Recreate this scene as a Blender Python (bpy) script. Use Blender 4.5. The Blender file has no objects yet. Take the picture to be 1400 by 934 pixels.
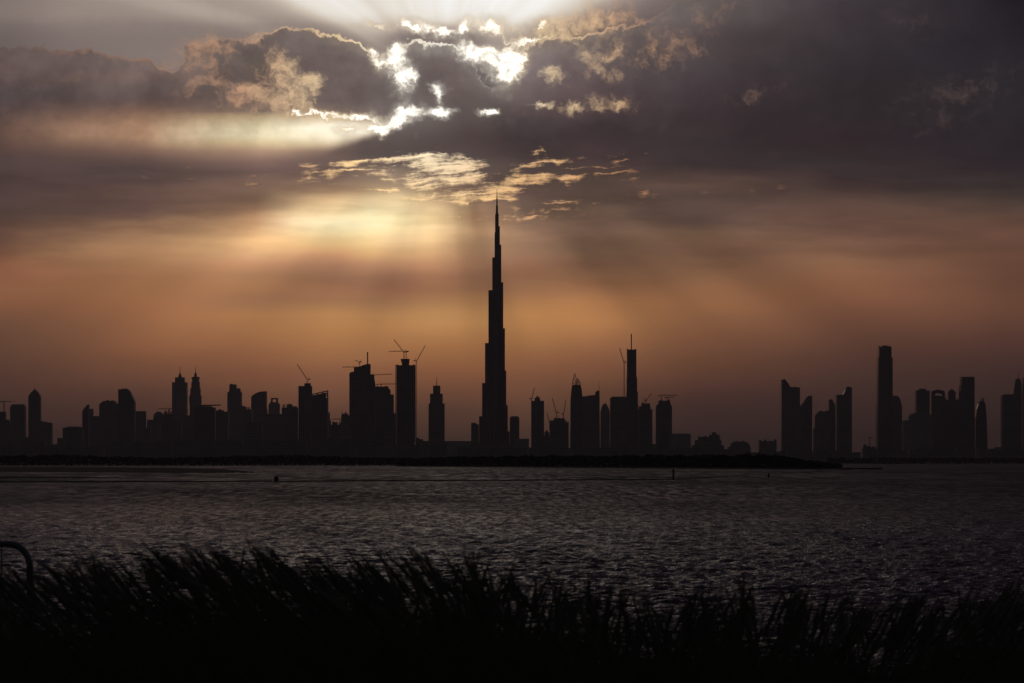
import bpy, bmesh, math, random
import numpy as np
from mathutils import Vector, Matrix, Euler
R = math.radians
rng = random.Random(7)
S = bpy.context.scene
COL = S.collection

# ------------------------------------------------------------------ camera, exposure
F = 3562.0          # focal length in pixels of a 1400 px wide frame (about 92 mm)
HZ = 630.0          # height of the horizon in that frame
CAM_H = 5.0         # eye height above the water
cam = bpy.data.objects.new('camera', bpy.data.cameras.new('camera'))
COL.objects.link(cam)
cam.location = (0, 0, CAM_H)
cam.rotation_euler = (R(90), 0, 0)
cam.data.sensor_width = 36.0
cam.data.lens = 36.0 * F / 1400.0
cam.data.shift_y = (HZ - 467.0) / 1400.0
cam.data.clip_start = 0.5
cam.data.clip_end = 120000
cam.data.dof.use_dof = True
cam.data.dof.focus_distance = 7000
cam.data.dof.aperture_fstop = 6.0
S.camera = cam

S.view_settings.view_transform = 'Standard'
S.view_settings.look = 'None'
S.view_settings.exposure = 0.0
S.view_settings.gamma = 1.0
S.view_settings.use_curve_mapping = False
S.render.engine = 'CYCLES'
S.cycles.use_denoising = True
S.cycles.max_bounces = 6
S.cycles.diffuse_bounces = 2
S.cycles.glossy_bounces = 3
S.cycles.volume_bounces = 0
S.cycles.transparent_max_bounces = 8
S.cycles.use_fast_gi = False
S.cycles.sample_clamp_indirect = 4.0


def lin(c):
    c = c / 255.0
    return c / 12.92 if c <= 0.04045 else ((c + 0.055) / 1.055) ** 2.4


def rgb(c):
    return (lin(c[0]), lin(c[1]), lin(c[2]), 1.0)


def link_in(tree, sock, val):
    if isinstance(val, E):
        tree.links.new(val.s, sock)
    elif val is not None:
        sock.default_value = val


class E:
    """a node socket that can be used in arithmetic"""
    tree = None

    def __init__(self, s):
        self.s = s

    @staticmethod
    def m(op, *args, clamp=False):
        n = E.tree.nodes.new('ShaderNodeMath')
        n.operation = op
        n.use_clamp = clamp
        for i, a in enumerate(args):
            link_in(E.tree, n.inputs[i], a if isinstance(a, E) else float(a))
        return E(n.outputs[0])

    def __add__(self, o): return E.m('ADD', self, o)
    def __radd__(self, o): return E.m('ADD', o, self)
    def __sub__(self, o): return E.m('SUBTRACT', self, o)
    def __rsub__(self, o): return E.m('SUBTRACT', o, self)
    def __mul__(self, o): return E.m('MULTIPLY', self, o)
    def __rmul__(self, o): return E.m('MULTIPLY', o, self)
    def __truediv__(self, o): return E.m('DIVIDE', self, o)
    def __rtruediv__(self, o): return E.m('DIVIDE', o, self)


def smooth(x, a, b, c=0.0, d=1.0):
    n = E.tree.nodes.new('ShaderNodeMapRange')
    n.interpolation_type = 'SMOOTHSTEP'
    link_in(E.tree, n.inputs[0], x)
    for i, v in enumerate((a, b, c, d)):
        link_in(E.tree, n.inputs[1 + i], v)
    return E(n.outputs[0])


def combine(x, y, z=0.0):
    n = E.tree.nodes.new('ShaderNodeCombineXYZ')
    for i, v in enumerate((x, y, z)):
        link_in(E.tree, n.inputs[i], v)
    return E(n.outputs[0])


def noise(vec, scale, detail=6.0, rough=0.55, dist=0.0, want='Fac', lac=2.0):
    n = E.tree.nodes.new('ShaderNodeTexNoise')
    link_in(E.tree, n.inputs['Vector'], vec)
    n.inputs['Scale'].default_value = scale
    n.inputs['Detail'].default_value = detail
    n.inputs['Roughness'].default_value = rough
    n.inputs['Lacunarity'].default_value = lac
    n.inputs['Distortion'].default_value = dist
    return E(n.outputs[want])


def curve(x, pts, x0, x1, y0, y1, handle='AUTO'):
    n = E.tree.nodes.new('ShaderNodeFloatCurve')
    c = n.mapping.curves[0]
    n.mapping.use_clip = False
    P = [((a - x0) / (x1 - x0), (b - y0) / (y1 - y0)) for a, b in pts]
    while len(c.points) < len(P):
        c.points.new(0.5, 0.5)
    for q, p in zip(c.points, P):
        q.location = p
        q.handle_type = handle
    n.mapping.update()
    t = (x - x0) * (1.0 / (x1 - x0))
    link_in(E.tree, n.inputs['Value'], E.m('ADD', t, 0.0, clamp=True))
    return E(n.outputs[0]) * (y1 - y0) + y0


def mix(f, a, b, mode='MIX', clamp=True):
    n = E.tree.nodes.new('ShaderNodeMix')
    n.data_type = 'RGBA'
    n.blend_type = mode
    n.clamp_factor = clamp
    link_in(E.tree, n.inputs[0], f if isinstance(f, E) else float(f))
    link_in(E.tree, n.inputs[6], a)
    link_in(E.tree, n.inputs[7], b)
    return E(n.outputs[2])


def vscale(v, f):
    n = E.tree.nodes.new('ShaderNodeVectorMath')
    n.operation = 'SCALE'
    link_in(E.tree, n.inputs[0], v)
    link_in(E.tree, n.inputs[3], f)
    return E(n.outputs[0])


def vadd(a, b):
    n = E.tree.nodes.new('ShaderNodeVectorMath')
    n.operation = 'ADD'
    link_in(E.tree, n.inputs[0], a)
    link_in(E.tree, n.inputs[1], b)
    return E(n.outputs[0])


def ramp(t, stops, interp='LINEAR'):
    n = E.tree.nodes.new('ShaderNodeValToRGB')
    r = n.color_ramp
    r.interpolation = interp
    while len(r.elements) < len(stops):
        r.elements.new(0.5)
    for e, (p, c) in zip(r.elements, stops):
        e.position = p
    for e, (p, c) in zip(r.elements, stops):
        e.color = c
    link_in(E.tree, n.inputs[0], t)
    return E(n.outputs[0])


def blobs(vec, items):
    """sum of soft rotated ellipses (cx, cy, rx, ry, angle, amount)"""
    tot = None
    for cx, cy, rx, ry, a, amp in items:
        mp = E.tree.nodes.new('ShaderNodeMapping')
        mp.vector_type = 'TEXTURE'
        mp.inputs['Location'].default_value = (cx, cy, 0)
        mp.inputs['Rotation'].default_value = (0, 0, R(a))
        mp.inputs['Scale'].default_value = (rx, ry, 1)
        E.tree.links.new(vec.s, mp.inputs['Vector'])
        g = E.tree.nodes.new('ShaderNodeTexGradient')
        g.gradient_type = 'QUADRATIC_SPHERE'
        E.tree.links.new(mp.outputs[0], g.inputs[0])
        v = E(g.outputs['Fac'])
        tot = v * amp if tot is None else E.m('MULTIPLY_ADD', v, amp, tot)
    return tot


# ------------------------------------------------------------------ sky: clouds and crepuscular rays
SUN_AZ, SUN_EL = math.atan((605 - 700) / F), math.atan((HZ - 100) / F)
world = bpy.data.worlds.new('World')
S.world = world
world.use_nodes = True
E.tree = world.node_tree
E.tree.nodes.clear()
tc = E.tree.nodes.new('ShaderNodeTexCoord')
sep = E.tree.nodes.new('ShaderNodeSeparateXYZ')
E.tree.links.new(tc.outputs['Generated'], sep.inputs[0])
dx, dy, dz = (E(sep.outputs[i]) for i in range(3))
inv = F / E.m('MAXIMUM', dy, 0.3)
px = dx * inv + 700.0            # direction of view in units of 1/3562 rad, right of / above the horizon
py = HZ - dz * inv
P = combine(px, py)

# turbulence shared by the layers
W1 = noise(vscale(P, 0.016), 1.0, 7.0, 0.6, want='Color')
warp = vscale(vadd(W1, (-0.5, -0.5, -0.5)), 44.0)
PW = vadd(P, warp)
sw = E.tree.nodes.new('ShaderNodeSeparateXYZ')
E.tree.links.new(PW.s, sw.inputs[0])
pxw, pyw = E(sw.outputs[0]), E(sw.outputs[1])
PW = combine(pxw, pyw)
W2 = noise(vscale(P, 0.075), 1.0, 6.0, 0.62, want='Color')
PV = vadd(PW, vscale(vadd(W2, (-0.5, -0.5, -0.5)), 22.0))   # finer billows for edges
sv = E.tree.nodes.new('ShaderNodeSeparateXYZ')
E.tree.links.new(PV.s, sv.inputs[0])
pxv, pyv = E(sv.outputs[0]), E(sv.outputs[1])
PV = combine(pxv, pyv)
FB = noise(vscale(P, 0.028), 1.0, 9.0, 0.62)                 # cauliflower detail
FS = noise(combine(px * 0.006, py * 0.034), 1.0, 7.0, 0.58)  # stretched detail, low in the sky

# broad colours of cloud deck and glowing air, columns across the sky
COLS = {
 0: [(0,98,86,84),(62,104,88,84),(100,98,81,79),(112,88,74,72),(130,80,70,70),(150,84,69,68),(164,96,76,69),(180,92,70,63),(200,88,67,61),(218,82,66,63),(240,78,61,59),(265,82,64,61),(290,82,64,58),(305,89,66,56),(320,98,70,58),(340,112,78,60),(355,128,85,62),(372,141,92,68),(395,141,97,69),(410,134,90,66),(440,112,78,60),(470,96,68,54),(500,84,58,48),(530,72,50,42),(560,60,42,38),(600,46,34,33)],
 200: [(0,118,104,99),(85,116,102,98),(105,117,98,92),(122,102,88,84),(136,102,84,80),(147,122,96,84),(163,158,122,98),(176,190,148,119),(186,192,150,119),(196,164,128,105),(206,130,100,86),(217,103,81,75),(230,86,70,66),(250,85,67,63),(258,98,75,67),(290,98,74,66),(300,118,89,71),(315,150,112,84),(325,165,124,91),(342,178,133,95),(360,177,130,92),(380,167,117,83),(400,160,112,77),(420,152,104,72),(450,138,94,66),(470,132,88,62),(490,118,78,56),(510,104,70,54),(540,82,56,46),(560,72,50,42),(600,54,40,38)],
 350: [(0,104,92,88),(65,102,90,86),(90,112,99,91),(110,105,90,86),(140,112,96,88),(152,130,110,98),(160,190,165,130),(168,222,203,163),(176,242,227,187),(186,245,230,190),(196,222,197,153),(206,183,149,124),(220,142,113,101),(235,108,86,80),(246,122,96,84),(270,125,98,80),(285,150,115,90),(300,194,149,110),(315,210,165,120),(332,220,175,125),(345,210,165,120),(360,190,140,105),(375,170,125,90),(395,162,116,82),(406,150,108,80),(416,152,110,80),(432,168,120,80),(450,162,114,76),(475,147,100,69),(510,122,80,58),(540,100,67,51),(600,62,45,41)],
 460: [(0,122,110,106),(55,122,110,106),(80,112,98,95),(140,110,95,92),(152,128,110,100),(160,205,182,150),(167,232,217,192),(176,251,244,221),(188,250,236,206),(199,218,193,158),(208,165,136,116),(220,115,95,90),(232,110,89,82),(246,132,106,92),(260,160,128,100),(275,215,180,135),(290,240,213,163),(305,246,232,190),(316,240,220,172),(326,228,198,145),(340,215,170,120),(350,190,140,105),(365,161,118,92),(382,151,109,82),(400,160,114,84),(412,156,114,82),(430,178,132,86),(447,176,128,82),(478,159,111,73),(510,130,88,66),(560,95,66,52),(600,64,47,41)],
 500: [(0,124,111,107),(60,122,110,106),(90,108,95,92),(140,104,91,88),(155,112,97,91),(163,170,152,130),(170,240,226,200),(178,255,248,226),(187,190,170,148),(195,112,97,91),(210,96,82,78),(219,110,92,84),(240,140,116,100),(260,182,152,118),(275,222,195,152),(290,245,228,182),(308,246,231,186),(325,237,207,153),(345,213,171,119),(360,180,134,102),(380,151,110,85),(398,155,110,84),(411,152,112,82),(430,176,130,86),(446,176,128,82),(470,163,115,75),(490,150,104,72),(510,132,89,64),(530,115,78,57),(560,92,63,51),(600,66,48,42)],
 540: [(0,122,109,105),(80,118,104,101),(140,104,91,89),(168,100,86,84),(185,95,81,80),(200,88,75,72),(212,90,76,73),(225,108,91,83),(246,166,141,118),(256,192,164,131),(268,222,195,150),(285,239,214,167),(300,243,223,172),(315,240,215,165),(330,230,195,148),(345,215,172,125),(360,189,142,108),(375,156,113,88),(386,146,103,80),(398,150,105,80),(411,155,114,82),(430,178,133,87),(445,178,130,84),(470,162,114,75),(490,148,101,69),(510,131,87,62),(530,112,75,55),(560,88,61,50),(600,64,47,41)],
 600: [(0,120,106,103),(65,115,102,99),(100,105,91,89),(130,94,80,78),(155,86,74,72),(180,81,69,66),(205,79,67,64),(216,86,71,67),(240,120,98,84),(262,150,121,96),(285,222,190,145),(300,220,188,140),(312,230,198,150),(326,224,189,140),(342,208,165,120),(360,185,138,102),(378,160,114,86),(395,150,107,79),(411,162,120,83),(426,178,134,88),(441,183,137,89),(456,170,124,80),(475,155,108,70),(510,130,86,60),(532,108,72,54),(560,83,58,48),(600,62,46,40)],
 650: [(0,118,104,101),(85,108,95,93),(130,90,77,75),(160,80,68,66),(190,75,62,60),(212,76,62,60),(225,84,69,65),(250,104,83,73),(270,132,106,88),(288,160,125,96),(300,160,124,94),(315,178,140,105),(330,174,136,102),(345,168,128,97),(362,158,116,88),(380,146,105,80),(395,146,106,78),(411,162,119,81),(428,179,133,86),(442,181,134,86),(458,168,121,78),(475,156,108,71),(510,129,86,60),(532,108,72,54),(560,85,60,49),(600,62,46,40)],
 720: [(0,128,115,112),(70,128,114,112),(85,120,106,105),(102,106,93,93),(122,97,84,83),(150,87,72,72),(168,74,64,65),(190,68,58,58),(215,71,59,57),(240,84,69,63),(270,107,85,75),(290,110,88,75),(310,137,107,86),(326,150,115,90),(342,152,115,90),(352,149,110,85),(370,138,98,72),(385,144,104,76),(400,152,110,79),(412,162,117,78),(430,178,128,80),(450,172,122,78),(470,158,112,72),(490,142,96,66),(510,125,84,60),(530,112,76,58),(560,90,63,50),(600,66,49,42)],
 800: [(0,128,116,110),(50,124,111,106),(66,115,102,98),(82,110,97,94),(100,100,86,86),(120,90,76,76),(150,82,68,68),(168,70,58,60),(190,68,54,56),(215,70,56,56),(235,79,64,58),(260,84,68,60),(280,98,78,66),(302,118,92,75),(315,124,95,78),(330,118,90,72),(345,121,92,70),(360,120,86,66),(372,124,90,67),(386,140,99,71),(399,156,110,78),(412,166,117,77),(440,171,121,77),(460,155,108,72),(480,138,94,66),(500,124,83,60),(530,100,68,50),(560,80,56,44),(600,58,43,38)],
 950: [(0,110,101,98),(25,106,96,94),(50,88,77,77),(70,83,72,72),(90,74,66,68),(120,68,58,62),(155,62,52,55),(200,56,48,50),(225,58,48,48),(236,74,58,54),(254,96,74,64),(268,80,63,58),(290,84,66,58),(305,87,68,58),(318,108,82,64),(330,117,86,66),(342,113,82,64),(360,121,88,66),(376,136,98,72),(392,147,104,74),(420,150,105,72),(440,138,96,68),(460,127,86,62),(480,112,76,56),(500,98,66,48),(520,84,56,46),(540,70,46,40),(560,57,40,36),(600,44,33,33)],
 1150: [(0,70,62,68),(30,66,58,62),(60,58,52,56),(100,52,46,50),(150,50,44,46),(190,50,40,44),(220,54,46,46),(240,58,46,46),(260,72,56,52),(275,92,70,60),(300,104,76,64),(320,108,78,64),(340,112,80,62),(360,127,90,67),(380,133,91,67),(400,130,88,65),(430,116,78,60),(460,98,66,52),(490,80,54,46),(520,66,46,40),(550,54,38,36),(600,43,31,31)],
 1380: [(0,32,30,36),(40,36,34,40),(80,42,40,46),(110,46,42,46),(150,46,42,46),(200,44,38,44),(230,46,38,42),(255,54,46,44),(275,72,58,52),(290,90,68,58),(310,102,72,58),(330,104,72,58),(350,106,72,56),(375,100,68,54),(400,96,65,51),(430,90,60,47),(460,77,51,43),(490,64,43,39),(520,53,37,34),(560,45,33,31),(600,39,29,28)],
}
XS = sorted(COLS)
pyt = py + (FS - 0.5) * 12.0
tt = E.m('MULTIPLY', pyt, 1 / 650.0, clamp=True)
pxt = E.m('MINIMUM', E.m('MAXIMUM', px + (noise(vscale(P, 0.008), 1.0, 3.0) - 0.5) * 60.0, 0.0), 1400.0)
deck = None
for i, X in enumerate(XS):
    c = ramp(tt, [(p[0] / 650.0, rgb(p[1:])) for p in COLS[X]])
    if deck is None:
        deck = c
    else:
        deck = mix(E.m('MULTIPLY', pxt - float(XS[i - 1]), 1.0 / (X - XS[i - 1]), clamp=True), deck, c)
# cloud body texture: soft mottling up high, streaks lower down
mott = smooth(noise(vscale(P, 0.013), 1.0, 9.0, 0.66), 0.28, 0.72, 0.76, 1.24) * smooth(noise(combine(px * 0.0045, py * 0.009), 1.0, 4.0, 0.6), 0.3, 0.7, 0.88, 1.12)
strk = smooth(FS, 0.3, 0.7, 0.86, 1.14)
lowness = smooth(py, 170.0, 230.0)
fade = smooth(py, 300.0, 430.0)
mott = mott + (1.0 - mott) * smooth(px, 820.0, 1000.0) * 0.45
tex = mott * (1.0 - lowness) + lowness * (strk * (1.0 - fade) + fade)
deck = vscale(deck, tex)

# dark underside of the central bank, cutting the beam off along a slanting line
lip = curve(px, [(150,292),(250,256),(360,229),(430,209),(490,191),(520,183),(548,170),(572,161),(620,150),(700,140)], 150, 700, 100, 300)
soft = curve(px, [(150,45),(300,32),(400,20),(480,9),(530,5),(700,5)], 150, 700, 0, 50)
under = smooth(E.m('DIVIDE', py + (FB - 0.5) * 10.0 - lip, soft), -1.0, 1.0) * (1.0 - smooth(py, 205.0, 236.0)) * smooth(px, 230.0, 400.0) * smooth(px, 700.0, 600.0)
deck = mix(under * 0.9, deck, mix(smooth(px, 380.0, 540.0), rgb((112, 92, 84)), rgb((84, 71, 69))))

# rays fan out from the hidden sun
sx, sy = px - 605.0, py - 125.0
th = E.m('ARCTAN2', sy, sx) * (180 / math.pi)
rr = E.m('SQRT', sx * sx + sy * sy)
rayn = noise(combine(th * 0.060, rr * 0.0008), 1.0, 2.5, 0.5)
low_rays = smooth(py, 235.0, 300.0) * (1.0 - smooth(py, 400.0, 540.0))
shaft = curve(th + (FS - 0.5) * 2.0, [(-180,0),(8,0),(16,-.05),(23,.15),(30,-.12),(36,.02),(43,-.14),(52,0),(62,.08),(72,0),(79,-.12),(86,0),(95,.03),(103,-.03),(112,.06),(125,-.03),(138,.07),(149,-.08),(158,.03),(168,-.03),(180,0)], -180, 180, -.2, .2)
deck = vscale(deck, 1.0 + ((rayn - 0.53) * 0.55 + shaft * 1.3) * low_rays)

# bright hazy air above the cloud edge
th2 = E.m('ARCTAN2', py - 107.0, sx) * (180 / math.pi)
rayn2 = noise(combine(th2 * 0.10, rr * 0.0006, 3.0), 1.0, 2.0, 0.5)
fan = curve(th2 + (FB - 0.5) * 3.0, [(-180,.20),(-175,.34),(-172,.36),(-168.5,.32),(-165,.42),(-161,.34),(-157,.42),(-153,.66),(-148,.82),(-141,.84),(-132,.76),(-115,.84),(-100,.90),
                 (-85,.93),(-70,.93),(-55,.96),(-42,.96),(-34,.82),(-28,.58),(-23,.28),(-18,.13),(-10,.07),(0,0.03),(180,0)], -180, 180, 0, 1)
fall = curve(py + (FB - 0.5) * 14.0, [(-400,.05),(-150,.75),(-20,1.05),(8,1.04),(25,.90),(42,.62),(60,.55),(80,.6),(140,.6)], -400, 140, 0, 1.05)
near = smooth(rr, 600.0, 200.0)
veil = blobs(P, [(606, 55, 175, 40, 0, 1.5), (540, 76, 44, 34, 30, .5)])
backf = fan * fall * (0.72 + near * 0.28) * (0.95 + (rayn2 - 0.5) * 0.3) * (1.0 - smooth(veil, 0.05, 0.9) * 0.72)
back = ramp(backf, [(0.0, rgb((86, 76, 78))), (0.1, rgb((117, 104, 101))), (0.3, rgb((166, 150, 140))), (0.55, rgb((212, 198, 182))), (0.8, rgb((240, 233, 222))), (1.0, (1.0, .98, .95, 1))])
back = mix(smooth(px, 860.0, 1150.0), back, rgb((72, 64, 69)))
back = mix(smooth(px, 1100.0, 1390.0), back, rgb((32, 30, 36)))
back = mix(smooth(px, 110.0, -10.0) * 0.35, back, rgb((70, 62, 64)))

edge = curve(pxv, [(-200,60),(0,62),(50,62),(100,69),(150,72),(215,80),(238,96),(252,58),(300,51),(345,54),(365,46),(405,40),(440,45),
                   (470,55),(495,62),(512,76),(528,85),(540,76),(556,63),(570,55),(600,55),(617,60),(641,74),(660,101),(678,119),(692,120),
                   (701,96),(708,66),(750,51),(800,43),(850,34),(900,16),(1000,-20),(1200,-80)], -200, 1200, -100, 150, 'AUTO_CLAMPED')
ed = pyv - 2.0 - edge
front = smooth(ed, -2.0, 2.5)
sky = mix(front, back, deck)

# light through the gaps and on the cloud rims
sunw = smooth(E.m('SQRT', sx * sx + sy * sy * 1.4), 330.0, 20.0)
lit_col = ramp(E.m('SUBTRACT', 1.0, E.m('DIVIDE', rr, 620.0), clamp=True),
               [(0.0, rgb((92, 76, 74))), (0.35, rgb((152, 119, 101))), (0.55, rgb((202, 157, 123))), (0.75, rgb((246, 215, 170))), (0.9, (1.0, .92, .78, 1)), (1.0, (1.25, 1.18, 1.05, 1))], 'LINEAR')
rimamt = curve(px, [(-100,.6),(0,.7),(100,.75),(215,.9),(245,.3),(300,.3),(350,.4),(400,.75),(470,.9),(500,1),(530,1),(600,1),(635,.7),(648,.2),(702,.1),(716,.7),(800,.75),(860,.5),(920,.1),(1000,0),(1300,0)], -100, 1300, 0, 1)
rim = smooth(ed, -3.2, -0.4) * smooth(ed, 4.2, 0.6) * rimamt * smooth(FB, 0.25, 0.55, 0.35, 1.0)
inner = smooth(ed, 26.0, 0.0) * front * rimamt * sunw * 0.35
sky = mix(inner, sky, vscale(lit_col, 0.55))
sky = mix(rim, sky, lit_col)

# soft textured lit patches
TAN = [(275,62,70,44,0,.8),(258,85,50,50,0,.7),(312,62,70,30,10,.55),(262,125,40,34,0,.75),(300,118,70,40,30,.5),(345,128,90,42,15,.8),(388,140,80,38,10,.75),
       (378,88,46,50,40,.8),(400,112,60,40,25,1.0),(425,112,34,28,-30,.9),(412,135,40,40,0,.8),(320,142,60,20,20,.5),(350,50,40,16,0,.6),
       (30,69,80,18,0,.5),(95,73,50,18,0,.5),(160,78,70,18,6,.55),(205,86,60,20,0,.7),(60,108,90,24,0,.25),(105,112,60,24,0,.25),(40,200,200,40,0,.25),(150,180,200,34,0,.25),
       (760,104,44,32,20,.95),(812,80,44,40,30,.75),(840,70,36,30,0,.6),(828,105,36,20,0,.7),(838,140,66,24,-4,1.0),(787,150,36,18,0,.9),(734,147,44,13,0,.9),
       (920,62,130,56,-20,.6),(880,45,70,30,0,.3),(1032,130,110,40,-10,.36),(1310,128,170,70,-10,.6),(1240,40,120,60,20,.4),(985,10,90,40,-15,.5),(1380,95,60,24,0,.25),(1275,180,120,60,0,.2),
       (790,32,110,46,-12,1.0),(745,42,80,24,-14,.8),(850,22,70,34,-10,.7)]
lump = noise(vscale(PV, 0.05), 1.0, 8.0, 0.7)
tanv = blobs(PV, TAN)
tanm = smooth(E.m('MINIMUM', tanv, 0.8) + (lump - 0.5) * 2.4, 0.15, 1.25) * smooth(tanv, 0.02, 0.2)
sky = mix(tanm * 0.9, sky, vscale(lit_col, smooth(lump, 0.35, 0.65, 0.86, 1.08)))

# streaky lit cloud low under the deck
STR = [(440,238,150,26,0,.7),(480,222,110,24,-4,.9),(545,226,110,30,-4,1.1),(570,230,120,34,0,1.3),(590,262,150,26,0,.9),(625,226,80,26,6,1.2),(640,250,120,30,10,1.4),
       (742,210,34,20,0,1.2),(735,226,120,20,-9,1.2),(850,221,150,34,-4,.55),(610,266,190,24,0,.9),(640,272,120,16,-14,.9),(700,254,150,22,-10,1.1),(775,246,170,22,-5,.9),
       (820,276,200,24,-3,.45),(720,297,240,18,-4,.55),(560,300,200,16,0,.4),(980,265,220,30,0,.25),(340,250,300,34,0,.25),(120,240,300,60,0,.12),(300,225,240,40,0,.16),(760,285,260,30,-4,.35),(1050,255,260,40,4,.25),(640,215,160,26,0,.5)]
flow = noise(combine(pxw * 0.013, (py * 0.55 + pyw * 0.45) * 0.125 + px * 0.008), 1.0, 9.0, 0.68, 0.35)
strv = blobs(PW, STR)
strm = smooth(E.m('MINIMUM', strv, 0.85) + (flow - 0.5) * 3.0 + (FB - 0.5) * 2.2, 0.56, 1.25) * smooth(strv, 0.03, 0.3)
warmth = mix(smooth(px, 560.0, 720.0), (1.14, 1.04, .86, 1), (.95, .78, .62, 1))
sky = mix(strm, sky, vscale(mix(1.0, lit_col, warmth, 'MULTIPLY'), smooth(flow, 0.45, 0.68, 0.95, 1.18)))

# open gaps right beside the sun
GAP = [(548,86,26,36,20,1.3),(541,70,24,24,0,.9),(553,116,26,36,28,1.15),(569,103,16,18,0,1.0),(600,117,25,21,0,.85),(600,133,12,20,0,.75),
       (557,155,40,22,-12,1.25),(536,172,50,18,-18,1.1),(508,178,40,9,14,.9),(474,180,40,14,6,.8),(600,155,34,15,-10,1.7),(663,153,24,13,4,1.7),
       (692,98,34,52,0,1.15),(668,80,70,30,16,1.1),(648,70,50,18,10,1.2),(704,84,36,40,0,1.2),(513,76,16,30,-28,1.2),(527,84,22,14,0,1.0),
       (562,34,50,24,14,1.0),(602,42,66,14,2,1.0),(520,35,40,10,8,.8),(632,38,22,30,0,.8),(672,36,70,30,8,1.0),(742,32,26,18,0,.9),(712,54,34,10,0,.8),
       (450,157,130,11,3,.75),(500,165,70,12,12,.9),(418,157,60,10,0,.7),(740,52,110,9,-15,.8)]
gapv = blobs(PV, GAP)
FG = noise(vscale(PV, 0.07), 1.0, 8.0, 0.66)
bloom = blobs(P, [(552,100,90,95,0,.5),(552,165,110,60,-15,.6),(685,92,120,100,0,.8),(600,155,70,50,0,.4),(663,153,50,36,0,.3),(600,40,190,60,0,.35),(600,230,200,50,0,.25)])
sky = mix(bloom * 0.13, sky, (1.0, .93, .82, 1))
halo = smooth(gapv + (FB - 0.5) * 0.6, 0.02, 0.55)
sky = mix(halo * 0.42, sky, vscale(lit_col, 0.62))
gapm = smooth(E.m('MINIMUM', gapv, 0.8) + (FG - 0.5) * 1.9, 0.28, 0.90)
gap_col = mix(smooth(E.m('MINIMUM', gapv, 0.9) + (FG - 0.5) * 1.7, 0.5, 1.0), lit_col, (1.45, 1.38, 1.22, 1))
sky = mix(gapm, sky, gap_col)

# the rest of the dome: dim cloud overhead, plain clear dusk sky behind the camera
over = smooth(py, -60.0, -700.0)
sky = mix(over, sky, rgb((66, 57, 70)))
below = smooth(py, 606.0, 640.0)
sky = mix(below, sky, rgb((34, 25, 27)))
nish = E.tree.nodes.new('ShaderNodeTexSky')
nish.sky_type = 'NISHITA'
nish.sun_disc = False
nish.sun_elevation = SUN_EL
nish.sun_rotation = SUN_AZ
nish.dust_density = 4.0
clear = vscale(E(nish.outputs[0]), 0.011)
sky = mix(smooth(dy, 0.80, 0.45), sky, clear)
sky = vscale(sky, curve(py, [(-400,1.05),(0,1.10),(250,1.19),(300,1.31),(340,1.36),(375,1.30),(430,1.50),(490,1.44),(530,1.40),(575,1.30),(620,1.20),(700,1.2)], -400, 700, 1, 1.6))   # light lost in the haze on the way here
glow = smooth(blobs(P, [(500, 320, 330, 100, -4, 1.0), (560, 345, 180, 60, 0, .4), (250, 350, 260, 70, -12, .4)]), 0.0, 0.7)
sky = mix(glow * 0.9, sky, mix(1.0, sky, (1.20, 1.17, 1.12, 1), 'MULTIPLY'))
sky = mix(smooth(py, 330.0, 420.0), sky, mix(1.0, sky, (1.085, 1.02, 0.925, 1), 'MULTIPLY'))
sky = mix(smooth(px, 850.0, 1100.0) * smooth(py, 240.0, 180.0), sky, vscale(sky, 0.84))
bg = E.tree.nodes.new('ShaderNodeBackground')
E.tree.links.new(sky.s, bg.inputs['Color'])
bg.inputs['Strength'].default_value = 1.0
out = E.tree.nodes.new('ShaderNodeOutputWorld')
E.tree.links.new(bg.outputs[0], out.inputs['Surface'])
world.cycles.sampling_method = 'MANUAL'
world.cycles.sample_map_resolution = 1024

# ------------------------------------------------------------------ sun, veiled by the clouds
sun = bpy.data.objects.new('sun', bpy.data.lights.new('sun', 'SUN'))
COL.objects.link(sun)
sun.data.energy = 0.008
sun.data.angle = R(18)
sun.data.color = (1.0, 0.74, 0.50)
sun.rotation_euler = Vector((math.sin(SUN_AZ) * math.cos(SUN_EL), math.cos(SUN_AZ) * math.cos(SUN_EL), math.sin(SUN_EL))).to_track_quat('Z', 'Y').to_euler()


# ------------------------------------------------------------------ helpers
def tag(o, label=None, cat=None, group=None, kind=None):
    if label: o['label'] = label
    if cat: o['category'] = cat
    if group: o['group'] = group
    if kind: o['kind'] = kind
    return o


def thing(name, label, cat, loc, rotz=0.0, group=None):
    o = bpy.data.objects.new(name, None)
    COL.objects.link(o)
    o.empty_display_size = 0.5
    o.location = loc
    o.rotation_euler = (0, 0, rotz)
    return tag(o, label, cat, group)


def obj(name, bm, mat, parent=None, smooth_shade=False, recalc=True):
    if recalc:
        bmesh.ops.recalc_face_normals(bm, faces=bm.faces)
    me = bpy.data.meshes.new(name)
    bm.to_mesh(me)
    bm.free()
    o = bpy.data.objects.new(name, me)
    COL.objects.link(o)
    if mat: me.materials.append(mat)
    if smooth_shade:
        for p in me.polygons: p.use_smooth = True
    if parent: o.parent = parent
    return o


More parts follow.
